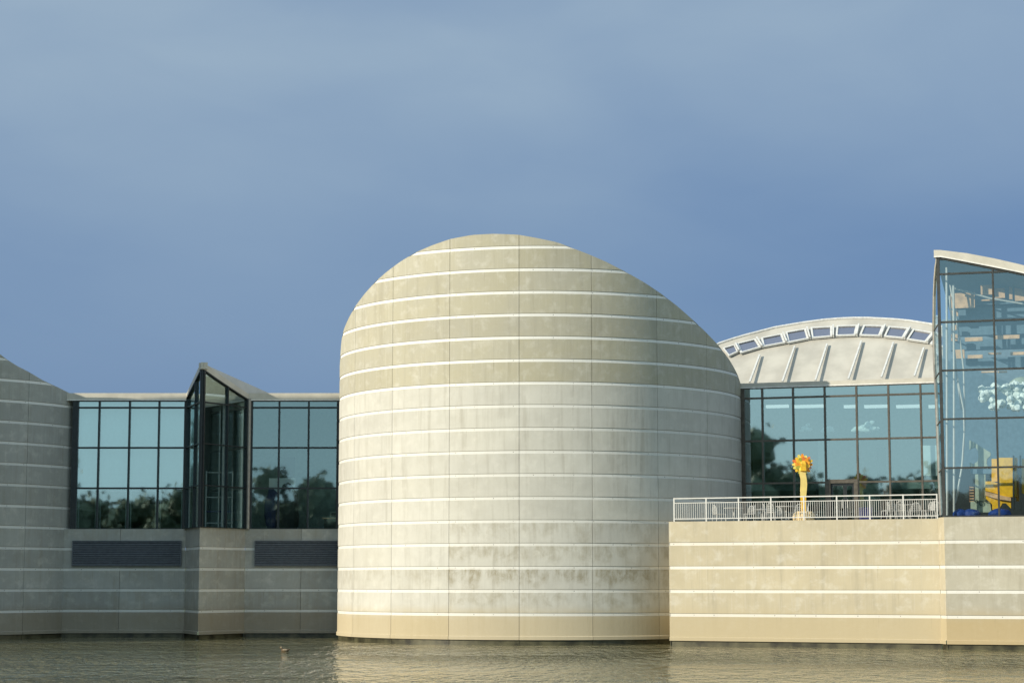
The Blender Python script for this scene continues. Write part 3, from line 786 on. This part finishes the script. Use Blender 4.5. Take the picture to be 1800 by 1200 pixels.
# yellow play structure
t = thing('play_structure', 'big bright yellow block structure inside the glass tower', 'play structure', tp(1770, 895, -1.3))
mb = MB(); extr(mb, [(1755, 804), (1787, 804), (1787, 873), (1755, 873)], -1.3, .8, M['yellow']); extr(mb, [(1743, 806), (1753.5, 806), (1753.5, 846), (1743, 846)], -1.5, .6, M['yellow'])
extr(mb, [(1732, 845.5), (1743, 845.5), (1754, 849), (1754, 868), (1732, 862)], -1.4, .6, M['yellow']); mb.build('block', t, tp(1765, 804, -1.3))
mb = MB(); extr(mb, [(1732, 863), (1754, 869), (1777, 874), (1777, 880), (1754, 877), (1732, 870)], -1.2, .5, M['wood']); mb.build('ledge', t, tp(1750, 870, -1.3))
mb = MB(); extr(mb, [(1733, 871), (1754, 878), (1777, 881), (1777, 893), (1768, 884), (1762, 884), (1756, 895), (1744, 895), (1744, 886), (1733, 876)], -1.4, .5, M['yellow']); mb.build('arcade', t, tp(1755, 895, -1.3))
mb = MB(); extr(mb, [(1796, 806), (1830, 806), (1830, 895), (1806, 895), (1806, 870), (1796, 866)], -1.3, .8, M['yellow']); extr(mb, [(1786, 834), (1791, 834), (1791, 880), (1786, 880)], -1.7, .3, M['yellow'])
mb.build('tower_block', t, tp(1810, 895, -1.3))
for x, nm in ((1781, 'dark_post'), (1793, 'dark_post')):
    mb = MB(); extr(mb, [(x-1, 800), (x+1.5, 800), (x+1.5, 896), (x-1, 896)], -1.1, .3, M['indark']); mb.build(nm, t, tp(x, 896, -2))
BL = ['low blue rounded seat nearest the corner of the glass tower', 'low blue rounded seat in front of the sage plinth in the glass tower', 'low blue rounded seat in front of the yellow structure']
for k, (x, wd) in enumerate(((1688, .32), (1708, .38), (1758, .5))):
    c = tp(x, 903, -.7); mb = MB(); mb.blob((c.x, c.y, 5.82), (wd, .35, .26), M['blue'], k, 3, .08)
    mb.build('bean_seat', None, (c.x, c.y, 5.74), smooth=True, label=BL[k], category='seat', group='low blue seats in the glass tower')

# ================================================================== CAFE WING
FA = P(1305, 700, 104.3); FB = P(1645, 700, 101.3)
fd = (Vector((FB.x, FB.y))-Vector((FA.x, FA.y))).normalized()
F0 = (FA.x-fd.x*1.6, FA.y-fd.y*1.6); F1 = (FB.x+fd.x*3.5, FB.y+fd.y*3.5)
fc = Fr(F0, F1)
cafe = thing('cafe_wing', 'low glass fronted wing with double doors behind the terrace', 'building', (16, 104, 5.6))
ccols = [fc.s_of(x, 770) for x in (1307, 1341, 1395.3, 1451, 1507, 1563.3, 1620, 1676, 1731)]
CT = 12.70
crows = [WT+.02, 7.85, 10.0, 12.18, CT]
curtain(fc, ccols, crows, cafe, M['bronze'], None, .09, {0: .2})
mb = MB(); fc.box(mb, -.5, fc.len, -.5, .08, CT+.05, 12.96, M['coping']); fc.box(mb, -.5, fc.len, -.2, .12, CT, CT+.05, M['drip'])
mb.build('coping', cafe, fc.p(5, 0, CT))
# doors
s0, s1 = fc.s_of(1461, 880), fc.s_of(1502, 880); dm_ = fc.s_of(1486, 880)
mb = MB(); fc.box(mb, s0-.25, s0, -.08, .15, WT, 7.80, M['bronze']); fc.box(mb, s1, s1+.2, -.08, .15, WT, 7.80, M['bronze']); fc.box(mb, s0-.25, s1+.2, -.08, .15, 7.80, 7.99, M['bronze'])
dfr = mb.build('door_frame', cafe, fc.p(s0, 0, WT))
for a, b, h in ((s0, dm_, 1), (dm_, s1, 0)):
    mb = MB(); z1 = 7.79; e = .09
    fc.box(mb, a+.005, a+e, .0, .06, WT+.03, z1, M['dark']); fc.box(mb, b-e, b-.005, .0, .06, WT+.03, z1, M['dark'])
    fc.box(mb, a+e, b-e, .0, .06, WT+.03, WT+.28, M['dark']); fc.box(mb, a+e, b-e, .0, .06, z1-.12, z1, M['dark'])
    d_ = mb.build('door', cafe, fc.p(a, .03, WT))
    mb = MB(); x = b-e-.04 if h else a+e+.04
    mb.tube([fc.p(x, .06, 6.55), fc.p(x, .14, 6.58), fc.p(x, .14, 6.95), fc.p(x, .06, 6.98)], .018, M['white']); mb.build('handle', d_, fc.p(x, .1, 6.7))
# interior
mb = MB(); Q = 9.0
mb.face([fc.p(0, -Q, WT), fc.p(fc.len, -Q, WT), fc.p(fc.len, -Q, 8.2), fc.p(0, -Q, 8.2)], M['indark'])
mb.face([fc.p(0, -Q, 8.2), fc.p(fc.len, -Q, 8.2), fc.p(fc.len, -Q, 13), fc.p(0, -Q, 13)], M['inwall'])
mb.face([fc.p(0, -.3, 12.68), fc.p(fc.len, -.3, 12.68), fc.p(fc.len, -Q, 12.68), fc.p(0, -Q, 12.68)], M['ceil'])
mb.face([fc.p(0, -.3, WT), fc.p(fc.len, -.3, WT), fc.p(fc.len, -Q, WT), fc.p(0, -Q, WT)], M['infloor'])
mb.face([fc.p(.3, -.3, WT), fc.p(.3, -Q, WT), fc.p(.3, -Q, 12.8), fc.p(.3, -.3, 12.8)], M['indark'])
mb.build('interior_wall', cafe, fc.p(5, -5, 6))
def cp(px, py, o): return onplane(px, py, fc.p(0, o, 0), fc.n)
mb = MB()
a, b = cp(1300, 0, -4), cp(1700, 0, -4)
sA, sB = 0.5, fc.len
fc.box(mb, sA, sB, -4.4, -3.6, cp(1400, 862, -4).z, cp(1400, 850, -4).z, M['inwall']); mb.build('gallery_edge', cafe, fc.p(5, -4, 8))
for x0, x1, y0, y1, m, nm, o in ((1346, 1438, 775, 846, 'moss', 'partition_wall', -3.0), (1507, 1546, 850, 917, 'sage', 'partition_wall', -2.5), (1553, 1563, 846, 917, 'brown', 'column', -1.5),
                             (1622, 1650, 782, 836, 'blind', 'roller_blind', -.5), (1543, 1556, 786, 917, 'indark', 'column', -2.8), (1440, 1450, 775, 917, 'sage', 'column', -2.0)):
    mb = MB(); A_, B_ = cp(x0, y1, o), cp(x1, y0, o); u, v = (A_-fc.a).dot(fc.d), (B_-fc.a).dot(fc.d)
    fc.box(mb, u, v, o-.2, o, A_.z, B_.z, M[m]); mb.build(nm, cafe, A_)
for x0, x1 in ((1395, 1449), (1483, 1505), (1519, 1561), (1575, 1618), (1632, 1660), (1346, 1385)):
    A_, B_ = cp(x0, 716, -2.2), cp(x1, 712, -2.2); u, v = (A_-fc.a).dot(fc.d), (B_-fc.a).dot(fc.d)
    mb = MB(); fc.box(mb, u, v, -2.5, -2.2, A_.z-.02, A_.z+.13, M['lamp']); mb.build('ceiling_light', cafe, A_)
CL = ['small white cloud hanging behind the left middle of the cafe glass', 'white flat-bottomed cloud hanging behind the middle of the cafe glass', 'largest white flat-bottomed cloud hanging behind the cafe glass', 'tiny white cloud at the right end of the hanging row']
for k, bl in enumerate(([(1415, 752, .16), (1422, 755, .14), (1409, 757, .1), (1420, 746, .1)], [(1452, 756, .18), (1458, 754, .2), (1447, 757, .12), (1463, 757, .1)],
                        [(1508, 754, .2), (1516, 753, .24), (1524, 755, .2), (1533, 753, .18), (1502, 756, .13), (1527, 745, .17), (1532, 742, .13), (1523, 748, .13)], [(1541, 754, .10), (1543, 752, .09)])):
    mb = MB()
    for j, (x, y, r) in enumerate(bl):
        c = cp(x, y, -.9+.05*j); mb.blob(c, (r*1.25, r, r*.75), M['cloud'], j+k, 2, .25)
    c = cp(bl[0][0], bl[0][1], -.9)
    o_ = mb.build('hanging_cloud', None, c, smooth=True, label=CL[k], category='sculpture', group='white clouds hanging in the cafe')
# vault roof
VB = -19.0
hall = thing('vaulted_hall', 'pale curved vault roof with a row of skylights rising behind the cafe wing', 'building', fc.p(6, -26, 0))
rp = fc.p(0, VB, 14.6); tl = R(45)
rn = (fc.n*sin(tl)+Vector((0, 0, 1))*cos(tl)).normalized(); up = (-fc.n*cos(tl)+Vector((0, 0, 1))*sin(tl)).normalized()
def vp(px, py, h=0): return onplane(px, py, rp+rn*h, rn)
arc = [(1215, 632), (1240, 617), (1264, 604), (1288, 596), (1312, 589), (1362, 576), (1412, 567.5), (1450, 562.5), (1475, 560.5), (1500, 559.4), (1525, 559.4), (1550, 560.6), (1575, 562), (1600, 564.5), (1641, 571), (1680, 580), (1720, 592), (1760, 608), (1800, 628)]
basep = [(x, 676-(x-1300)*.026) for x, _ in arc]
mb = MB()
Tp = [vp(x, y) for x, y in arc]
Bp = []
for p in Tp:
    u = (p-fc.a).dot(fc.d); Bp.append(fc.p(u, VB, 14.6-.4))
BKV = [p-fc.n*13+Vector((0, 0, -1.2)) for p in Tp]
for i in range(len(arc)-1):
    for k in range(5):
        a0, a1 = k/5, (k+1)/5
        q = [Bp[i].lerp(Tp[i], a0), Bp[i+1].lerp(Tp[i+1], a0), Bp[i+1].lerp(Tp[i+1], a1), Bp[i].lerp(Tp[i], a1)]
        mb.face(q, M['roof'])
    mb.face([Tp[i], Tp[i+1], BKV[i+1], BKV[i]], M['roof'])
mb.build('roof', hall, Bp[5])
mb = MB(); u0, u1 = (Bp[0]-fc.a).dot(fc.d), (Bp[-1]-fc.a).dot(fc.d)
fc.box(mb, u0, u1, VB-14, VB-.01, 5, 14.2, M['coping']); mb.build('wall', hall, fc.p(6, VB, 5))
mb = MB(); mb.face([fc.p(-.3, -.4, 12.9), fc.p(fc.len, -.4, 12.9), fc.p(fc.len, VB, 12.9), fc.p(-.3, VB, 12.9)], M['roof']); mb.build('roof', cafe, fc.p(6, -5, 12.9))
mb = MB(); mb.tube([p+rn*.03 for p in Tp], .08, M['trim'], 6); mb.build('roof_edge', hall, Tp[6])
ribs = [((1318, 673), (1335.6, 625)), ((1375.6, 672), (1397, 610)), ((1433.5, 670), (1454, 606)), ((1491.5, 667.5), (1514.4, 600.6)), ((1549.5, 664.5), (1570.6, 603)), ((1607.5, 662.5), (1624, 612.5)), ((1665, 660), (1678, 626))]
for a, b in ribs:
    A_, B_ = vp(*a), vp(*b); d_ = (B_-A_).normalized(); sd = d_.cross(rn).normalized()
    mb = MB(); wv = .05
    mb.hexa([A_-sd*wv, A_+sd*wv, B_+sd*wv, B_-sd*wv, A_-sd*wv+rn*.13, A_+sd*wv+rn*.13, B_+sd*wv+rn*.11, B_-sd*wv+rn*.11], M['trim'])
    mb.build('roof_rib', hall, A_)
skl = [((1272, 614), (1291, 608), (1297, 620), (1282, 627)), ((1296, 606), (1328, 598), (1337, 612), (1303, 622)), ((1339, 596), (1374, 589), (1380, 604), (1342, 611)),
       ((1382, 586), (1416, 580), (1421, 597), (1386, 604)), ((1426, 578), (1462, 576), (1462, 593), (1428, 596)), ((1472, 575), (1507, 574), (1503, 591), (1470, 592)),
       ((1519, 574), (1553, 575), (1546, 592), (1512, 591)), ((1563, 576), (1597, 579), (1587, 596), (1555, 593)), ((1606, 581), (1640, 587), (1627, 603), (1595, 598)), ((1650, 589), (1684, 598), (1670, 614), (1636, 606))]
for q in skl:
    mb = MB(); h = .13; e = .09
    Lo = [vp(*p) for p in q]; cen = sum(Lo, Vector())/4
    outr = [cen+(p-cen)*1.06 for p in Lo]; inn = [cen+(p-cen)*.86 for p in Lo]
    for i in range(4):
        j = (i+1) % 4
        mb.face([outr[i], outr[j], outr[j]+rn*h, outr[i]+rn*h], M['trim']); mb.face([outr[i]+rn*h, outr[j]+rn*h, inn[j]+rn*h, inn[i]+rn*h], M['trim'])
        mb.face([inn[i]+rn*h, inn[j]+rn*h, inn[j]+rn*.03, inn[i]+rn*.03], M['trim'])
    fr_ = mb.build('skylight', hall, cen)
    mb = MB(); mb.face([p+rn*.06 for p in inn], M['glasssky']); mb.face([p+rn*.015 for p in inn], M['skyback']); mb.build('glass_pane', fr_, cen)
    # upstand fin on the right-hand side
    mb = MB(); a, b = outr[1]+rn*.002, outr[2]+rn*.002; sd = (a-outr[0]).normalized()*.10
    mb.hexa([a+sd*.3, b+sd*.3, b+sd*1.3, a+sd*1.3, a+sd*.3+rn*.24, b+sd*.3+rn*.24, b+sd*1.3+rn*.24, a+sd*1.3+rn*.24], M['trim']); mb.build('fin', fr_, b)

# ================================================================== TERRACE FURNITURE
frl = Fr(TA, TB)
rail = thing('railing', 'white steel railing with thin upright bars along the terrace edge', 'railing', frl.p(6, -.2, WT))
posts = [frl.s_of(x, 900) for x in (1183.5, 1240, 1297, 1354, 1412, 1470, 1528, 1587, 1646.5)]
RO = -.14; zt_ = WT+1.10
for s in posts:
    mb = MB(); frl.box(mb, s-.03, s+.03, RO-.03, RO+.03, WT, zt_, M['white']); mb.build('post', rail, frl.p(s, RO, WT))
for z, h in ((zt_-.03, .05), (zt_-.24, .035), (WT+.13, .042)):
    mb = MB()
    for a, b in zip(posts, posts[1:]): frl.box(mb, a+.031, b-.031, RO-.028, RO+.028, z-h/2, z+h/2, M['white'])
    mb.build('rail', rail, frl.p(6, RO, z))
for a, b in zip(posts, posts[1:]):
    mb = MB(); n = 15
    for k in range(1, n):
        s = a+(b-a)*k/n; frl.box(mb, s-.009, s+.009, RO-.009, RO+.009, WT+.155, zt_-.262, M['white'])
    mb.build('baluster_panel', rail, frl.p(a, RO, WT))
# flower sculpture
fs = onplane(1413, 917, frl.p(0, -1.6, 0), frl.n); fx, fy = fs.x, fs.y
t = thing('flower_sculpture', 'tall yellow flower sculpture with a wheel of orange and yellow petals on the terrace', 'sculpture', (fx, fy, WT))
mb = MB()
for k in range(11):
    a = 2*pi*k/11; mb.blob((fx+.33*cos(a), fy+.33*sin(a), WT+.2), (.19, .19, .2), M['stone'], k, 2, .3)
    mb.blob((fx+.28*cos(a+.3), fy+.28*sin(a+.3), WT+.34), (.14, .14, .12), M['stone'], k+20, 2, .3)
mb.lathe([(.5, 0), (.5, .1), (.42, .14), (.3, .3), (0, .36)], (fx, fy, WT), M['stone'])
mb.build('planter', t, (fx, fy, WT), smooth=True)
mb = MB()
st = [(0, .3), (.0, .7), (-.01, 1.1), (.01, 1.45), (.03, 1.7), (.02, 1.95), (-.03, 2.2), (-.02, 2.35)]
for (a, z0), (b, z1), (w0, w1) in zip(st, st[1:], ((.11, .115), (.115, .12), (.12, .14), (.14, .14), (.14, .13), (.13, .14), (.14, .145))):
    mb.hexa([(fx+a-w0, fy-.09, WT+z0), (fx+a+w0, fy-.09, WT+z0), (fx+a+w0, fy+.09, WT+z0), (fx+a-w0, fy+.09, WT+z0),
             (fx+b-w1, fy-.09, WT+z1), (fx+b+w1, fy-.09, WT+z1), (fx+b+w1, fy+.09, WT+z1), (fx+b-w1, fy+.09, WT+z1)], M['gold'] if z0 < .9 else M['stem'])
mb.build('stem', t, (fx, fy, WT+.3))
pet = ['gold', 'lemon', 'orange', 'pink', 'gold', 'orange', 'green', 'lemon', 'red', 'gold', 'orange', 'lemon', 'green', 'orange']
fcz = WT+2.60; fn = Vector((0, -1, .05))
rr = random.Random(5)
for ring, (r0, r1, n, dy) in enumerate(((.14, .50, 16, 0), (.10, .36, 11, -.08))):
    for k in range(n):
        a = 2*pi*(k+.5*ring)/n; ca, sa = cos(a), sin(a); wv = .075 if ring == 0 else .085
        mat = M[pet[(k*3+ring*2+rr.randrange(3)) % len(pet)]]; mb = MB()
        def pp(r, s, y): return Vector((fx-.02+ca*r-sa*s, fy+dy+y, fcz+sa*r+ca*s))
        L1 = r1*rr.uniform(.9, 1.04)
        outl = [(r0, -.03), (L1*.7, -wv), (L1*.93, -wv*.7), (L1, 0), (L1*.93, wv*.7), (L1*.7, wv), (r0, .03)]
        A_ = [pp(r, s, -.025-.25*(r-r0)*.3) for r, s in outl]; B_ = [pp(r, s, .02) for r, s in outl]
        mb.face(A_, mat); mb.face(B_[::-1], mat)
        for i in range(7): j = (i+1) % 7; mb.face([A_[j], A_[i], B_[i], B_[j]], mat)
        mb.build('petal', t, (fx, fy, fcz))
mb = MB()
for q in range(12):
    a0, a1 = pi*q/12, pi*(q+1)/12
    mb.hexa([(fx+.115*cos(a0), fy-.2, fcz+.02), (fx+.115*cos(a1), fy-.2, fcz+.02), (fx+.115*cos(a1), fy+.06, fcz+.02), (fx+.115*cos(a0), fy+.06, fcz+.02),
             (fx+.115*cos(a0), fy-.18, fcz+.03+.15*sin(a0)), (fx+.115*cos(a1), fy-.18, fcz+.03+.15*sin(a1)), (fx+.115*cos(a1), fy+.06, fcz+.03+.15*sin(a1)), (fx+.115*cos(a0), fy+.06, fcz+.03+.15*sin(a0))], M['gold'])
mb.hexa([(fx-.13, fy-.17, fcz-.3), (fx+.13, fy-.17, fcz-.3), (fx+.13, fy+.06, fcz-.3), (fx-.13, fy+.06, fcz-.3),
         (fx-.115, fy-.2, fcz+.018), (fx+.115, fy-.2, fcz+.018), (fx+.115, fy+.06, fcz+.018), (fx-.115, fy+.06, fcz+.018)], M['gold'])
mb.build('flower_centre', t, (fx, fy, fcz))

# tables and chairs
def make_table():
    t = thing('cafe_table', '', 'table', (0, 0, 0), 'white cafe tables on the terrace')
    mb = MB(); mb.lathe([(0, .72), (.48, .72), (.49, .735), (.48, .75), (0, .75)], (0, 0, 0), M['furn'], 24); mb.build('table_top', t)
    mb = MB(); mb.bar((0, 0, .06), (0, 0, .72), .035, M['furn'], 8); mb.build('column', t)
    for k in range(4):
        a = pi/2*k+.4; mb = MB(); mb.tube([(0, 0, .12), (.2*cos(a), .2*sin(a), .09), (.36*cos(a), .36*sin(a), .02)], .022, M['furn']); mb.build('foot', t)
    return t
def make_chair():
    t = thing('cafe_chair', '', 'chair', (0, 0, 0), 'white wire cafe chairs on the terrace')
    mb = MB(); S = .22
    for k in range(9): mb.bar((-S+k*S/4, -S, .45), (-S+k*S/4, S, .45), .008, M['furn'], 4)
    for k in range(9): mb.bar((-S, -S+k*S/4, .452), (S, -S+k*S/4, .452), .008, M['furn'], 4)
    mb.tube([(-S, -S, .45), (S, -S, .45), (S, S, .45), (-S, S, .45), (-S, -S, .45)], .014, M['furn']); mb.build('seat', t)
    mb = MB()
    ar = [(S*cos(pi*i/10), S+.02+.06*(1-abs(cos(pi*i/10))), .62+.26*sin(pi*i/10)) for i in range(11)]
    mb.tube([(S, S, .45)]+ar+[(-S, S, .45)], .014, M['furn'])
    for k in range(1, 10): x, y, z = ar[k]; mb.bar((x, S, .45), (x, y, z), .008, M['furn'], 4)
    for k in range(3): z = .53+.1*k; mb.tube([(-S, S+.01, z), (0, S+.07, z), (S, S+.01, z)], .008, M['furn'], 4)
    mb.build('backrest', t)
    for x in (-1, 1):
        for y in (-1, 1): mb = MB(); mb.bar((x*S, y*S, .45), (x*.25, y*.25, 0), .014, M['furn'], 5); mb.build('leg', t)
    return t
TBL = [(1290, 4.2, 'white cafe table second bay from the left end of the railing'), (1382, 3.0, 'white cafe table just left of the flower sculpture'), (1600, 3.2, 'white cafe table near the glass tower end of the terrace'), (1340, 6.8, 'white cafe table set back towards the drum')]
tabs = [make_table()]+[None]*3
for i, (px, back, lab) in enumerate(TBL):
    if i: tabs[i] = copy_tree(tabs[0])
    q = onplane(px, 905, frl.p(0, -back, 0), frl.n); tabs[i].location = (q.x, q.y, WT+.004); tabs[i]['label'] = lab
words = ['front left', 'front right', 'back left', 'back right']
names = ['the leftmost table', 'the table beside the flower', 'the table by the glass tower', 'the table set furthest back']
ch0 = make_chair(); used = False
for i in range(4):
    base_ = tabs[i].location
    for k, a in enumerate((200, 340, 150, 30)):
        if i == 3 and k in (0, 2): continue
        c = ch0 if not used else copy_tree(ch0); used = True
        aa = R(a+i*17); c.location = (base_.x+.78*cos(aa), base_.y+.78*sin(aa), WT+.004); c.rotation_euler = (0, 0, aa-pi/2)
        c['label'] = 'white wire chair at the %s of %s' % (words[k], names[i])
# folded-over stacked chairs at the right end
for k, px in enumerate((1562, 1578, 1632, 1641)):
    c = copy_tree(ch0); q = onplane(px, 905, frl.p(0, -2.2-.3*k, 0), frl.n); c.location = (q.x, q.y, WT+.004); c.rotation_euler = (0, 0, R(200+40*k))
    c['label'] = ['white wire cafe chair standing alone below the brown column', 'white wire cafe chair right of the brown column', 'white wire cafe chair second from the glass tower', 'white wire cafe chair closest to the glass tower'][k]
mb = MB(); q = onplane(1522, 905, frl.p(0, -8, 0), frl.n); mb.box((q.x-.28, q.y-.2, WT+.003), (q.x+.28, q.y+.2, WT+.75), M['navy']); mb.box((q.x-.3, q.y-.22, WT+.75), (q.x+.3, q.y+.22, WT+.82), M['navy'])
for x in (-.2, .2): mb.bar((q.x+x, q.y-.21, WT+.2), (q.x+x, q.y-.21, WT+.6), .015, M['navy'])
mb.build('litter_bin', None, (q.x, q.y, WT), label='dark blue square bin with a lid on the terrace right of the doors', category='bin')

# ================================================================== DUCK
dk = P(501, 1142, 2.9*3600/120.0); dx, dy = dk.x, 87.0
t = thing('duck', 'small brown duck swimming on the shaded water', 'duck', (dx, dy, 0)); dk_t = t
mb = MB(); mb.blob((dx, dy, .05), (.21, .11, .10), M['duck'], 1, 3, .06)
mb.tube([(dx-.13, dy, .08), (dx-.17, dy, .15), (dx-.19, dy, .19)], [.055, .042, .04], M['duck'], 8)
mb.blob((dx-.205, dy, .215), (.055, .042, .045), M['duckpale'], 2, 2, .02)
mb.bar((dx+.16, dy, .07), (dx+.27, dy, .13), .05, M['duck'], 8, .012)
mb.build('body', t, (dx, dy, 0), smooth=True, weld=.002)
mb = MB(); mb.hexa([(dx-.29, dy-.02, .19), (dx-.25, dy-.02, .19), (dx-.25, dy+.02, .19), (dx-.29, dy+.02, .19), (dx-.29, dy-.015, .205), (dx-.25, dy-.02, .225), (dx-.25, dy+.02, .225), (dx-.29, dy+.015, .205)], M['bill']); mb.build('bill', t, (dx-.27, dy, .2))
for s in (-1, 1):
    mb = MB(); mb.blob((dx+.02, dy+s*.085, .09), (.14, .03, .055), M['duckpale'], 4, 2, .1); mb.build('wing', t, (dx, dy+s*.08, .09), smooth=True)

dk_t.scale = (.78, .78, .78)

from mathutils import noise as mn
mb = MB(); ring = []
for q in range(181):
    an = R(-80+160*q/180); row = []
    for rad, hh in ((238, .5), (243, 8.5), (250, 13.0), (262, 15.5), (290, 18.0), (340, 18.5), (420, 2.0)):
        z = hh+(mn.noise(Vector((an*26, rad*.05, 1)))*2.4+mn.noise(Vector((an*80, rad*.1, 5)))*1.2)*(hh > 3)
        row.append((rad*sin(an), 100-rad*cos(an), z))
    ring.append(row)
for A_, B_ in zip(ring, ring[1:]):
    for k in range(6): mb.face([A_[k], B_[k], B_[k+1], A_[k+1]], M['leaf'])
mb.build('wooded_hill', kind='structure')

# ================================================================== TREE BELT ON THE NEAR BANK (seen only in the glass)
mb = MB(); rr = random.Random(21)
for k in range(96):
    an = R(-72+144*k/95+rr.uniform(-.7, .7)); rad = 225+rr.uniform(-14, 14)
    x = rad*sin(an); y = 100-rad*cos(an); h = (rr.uniform(16, 20) if k % 7 else rr.uniform(22, 25))*(1.3 if an < R(-20) else 1)
    if -6 < x < 6 and y > -10: continue
    mb.bar((x, y, 1), (x, y, h*.6), .4, M['bark'], 6, .2)
    for j in range(3): a = rr.uniform(0, 6.28); mb.bar((x, y, h*(.3+.08*j)), (x+cos(a)*h*.2, y+sin(a)*h*.2, h*(.55+.07*j)), .16, M['bark'], 5, .06)
    cl = [(x+rr.gauss(0, h*.24), y+rr.gauss(0, h*.14), h*rr.uniform(.10, .86), h*rr.uniform(.13, .21)) for _ in range(13)]
    for j in range(6): cl.append((x+rr.gauss(0, 5), y+rr.gauss(0, 3), rr.uniform(1.5, h*.5), 3.6))
    for cx, cy, cz, cr in cl:
        mb.blob((cx, cy, cz), cr*.72, M['leaf'], k, 1, .3)
        for _ in range(70):
            v = Vector((rr.gauss(0, 1), rr.gauss(0, 1), rr.gauss(0, .8))); v = v.normalized()*cr*rr.uniform(.4, 1.05)
            a = Vector((rr.uniform(-1, 1), rr.uniform(-1, 1), rr.uniform(-1, 1))).normalized(); b = a.orthogonal().normalized(); s = rr.uniform(.45, .9)
            c = Vector((cx, cy, cz))+v; mb.face([c-a*s, c-b*s*.7, c+a*s, c+b*s*.7], M['leaf'])
mb.build('tree_belt', kind='stuff', label='belt of leafy trees on the opposite shore', category='trees')
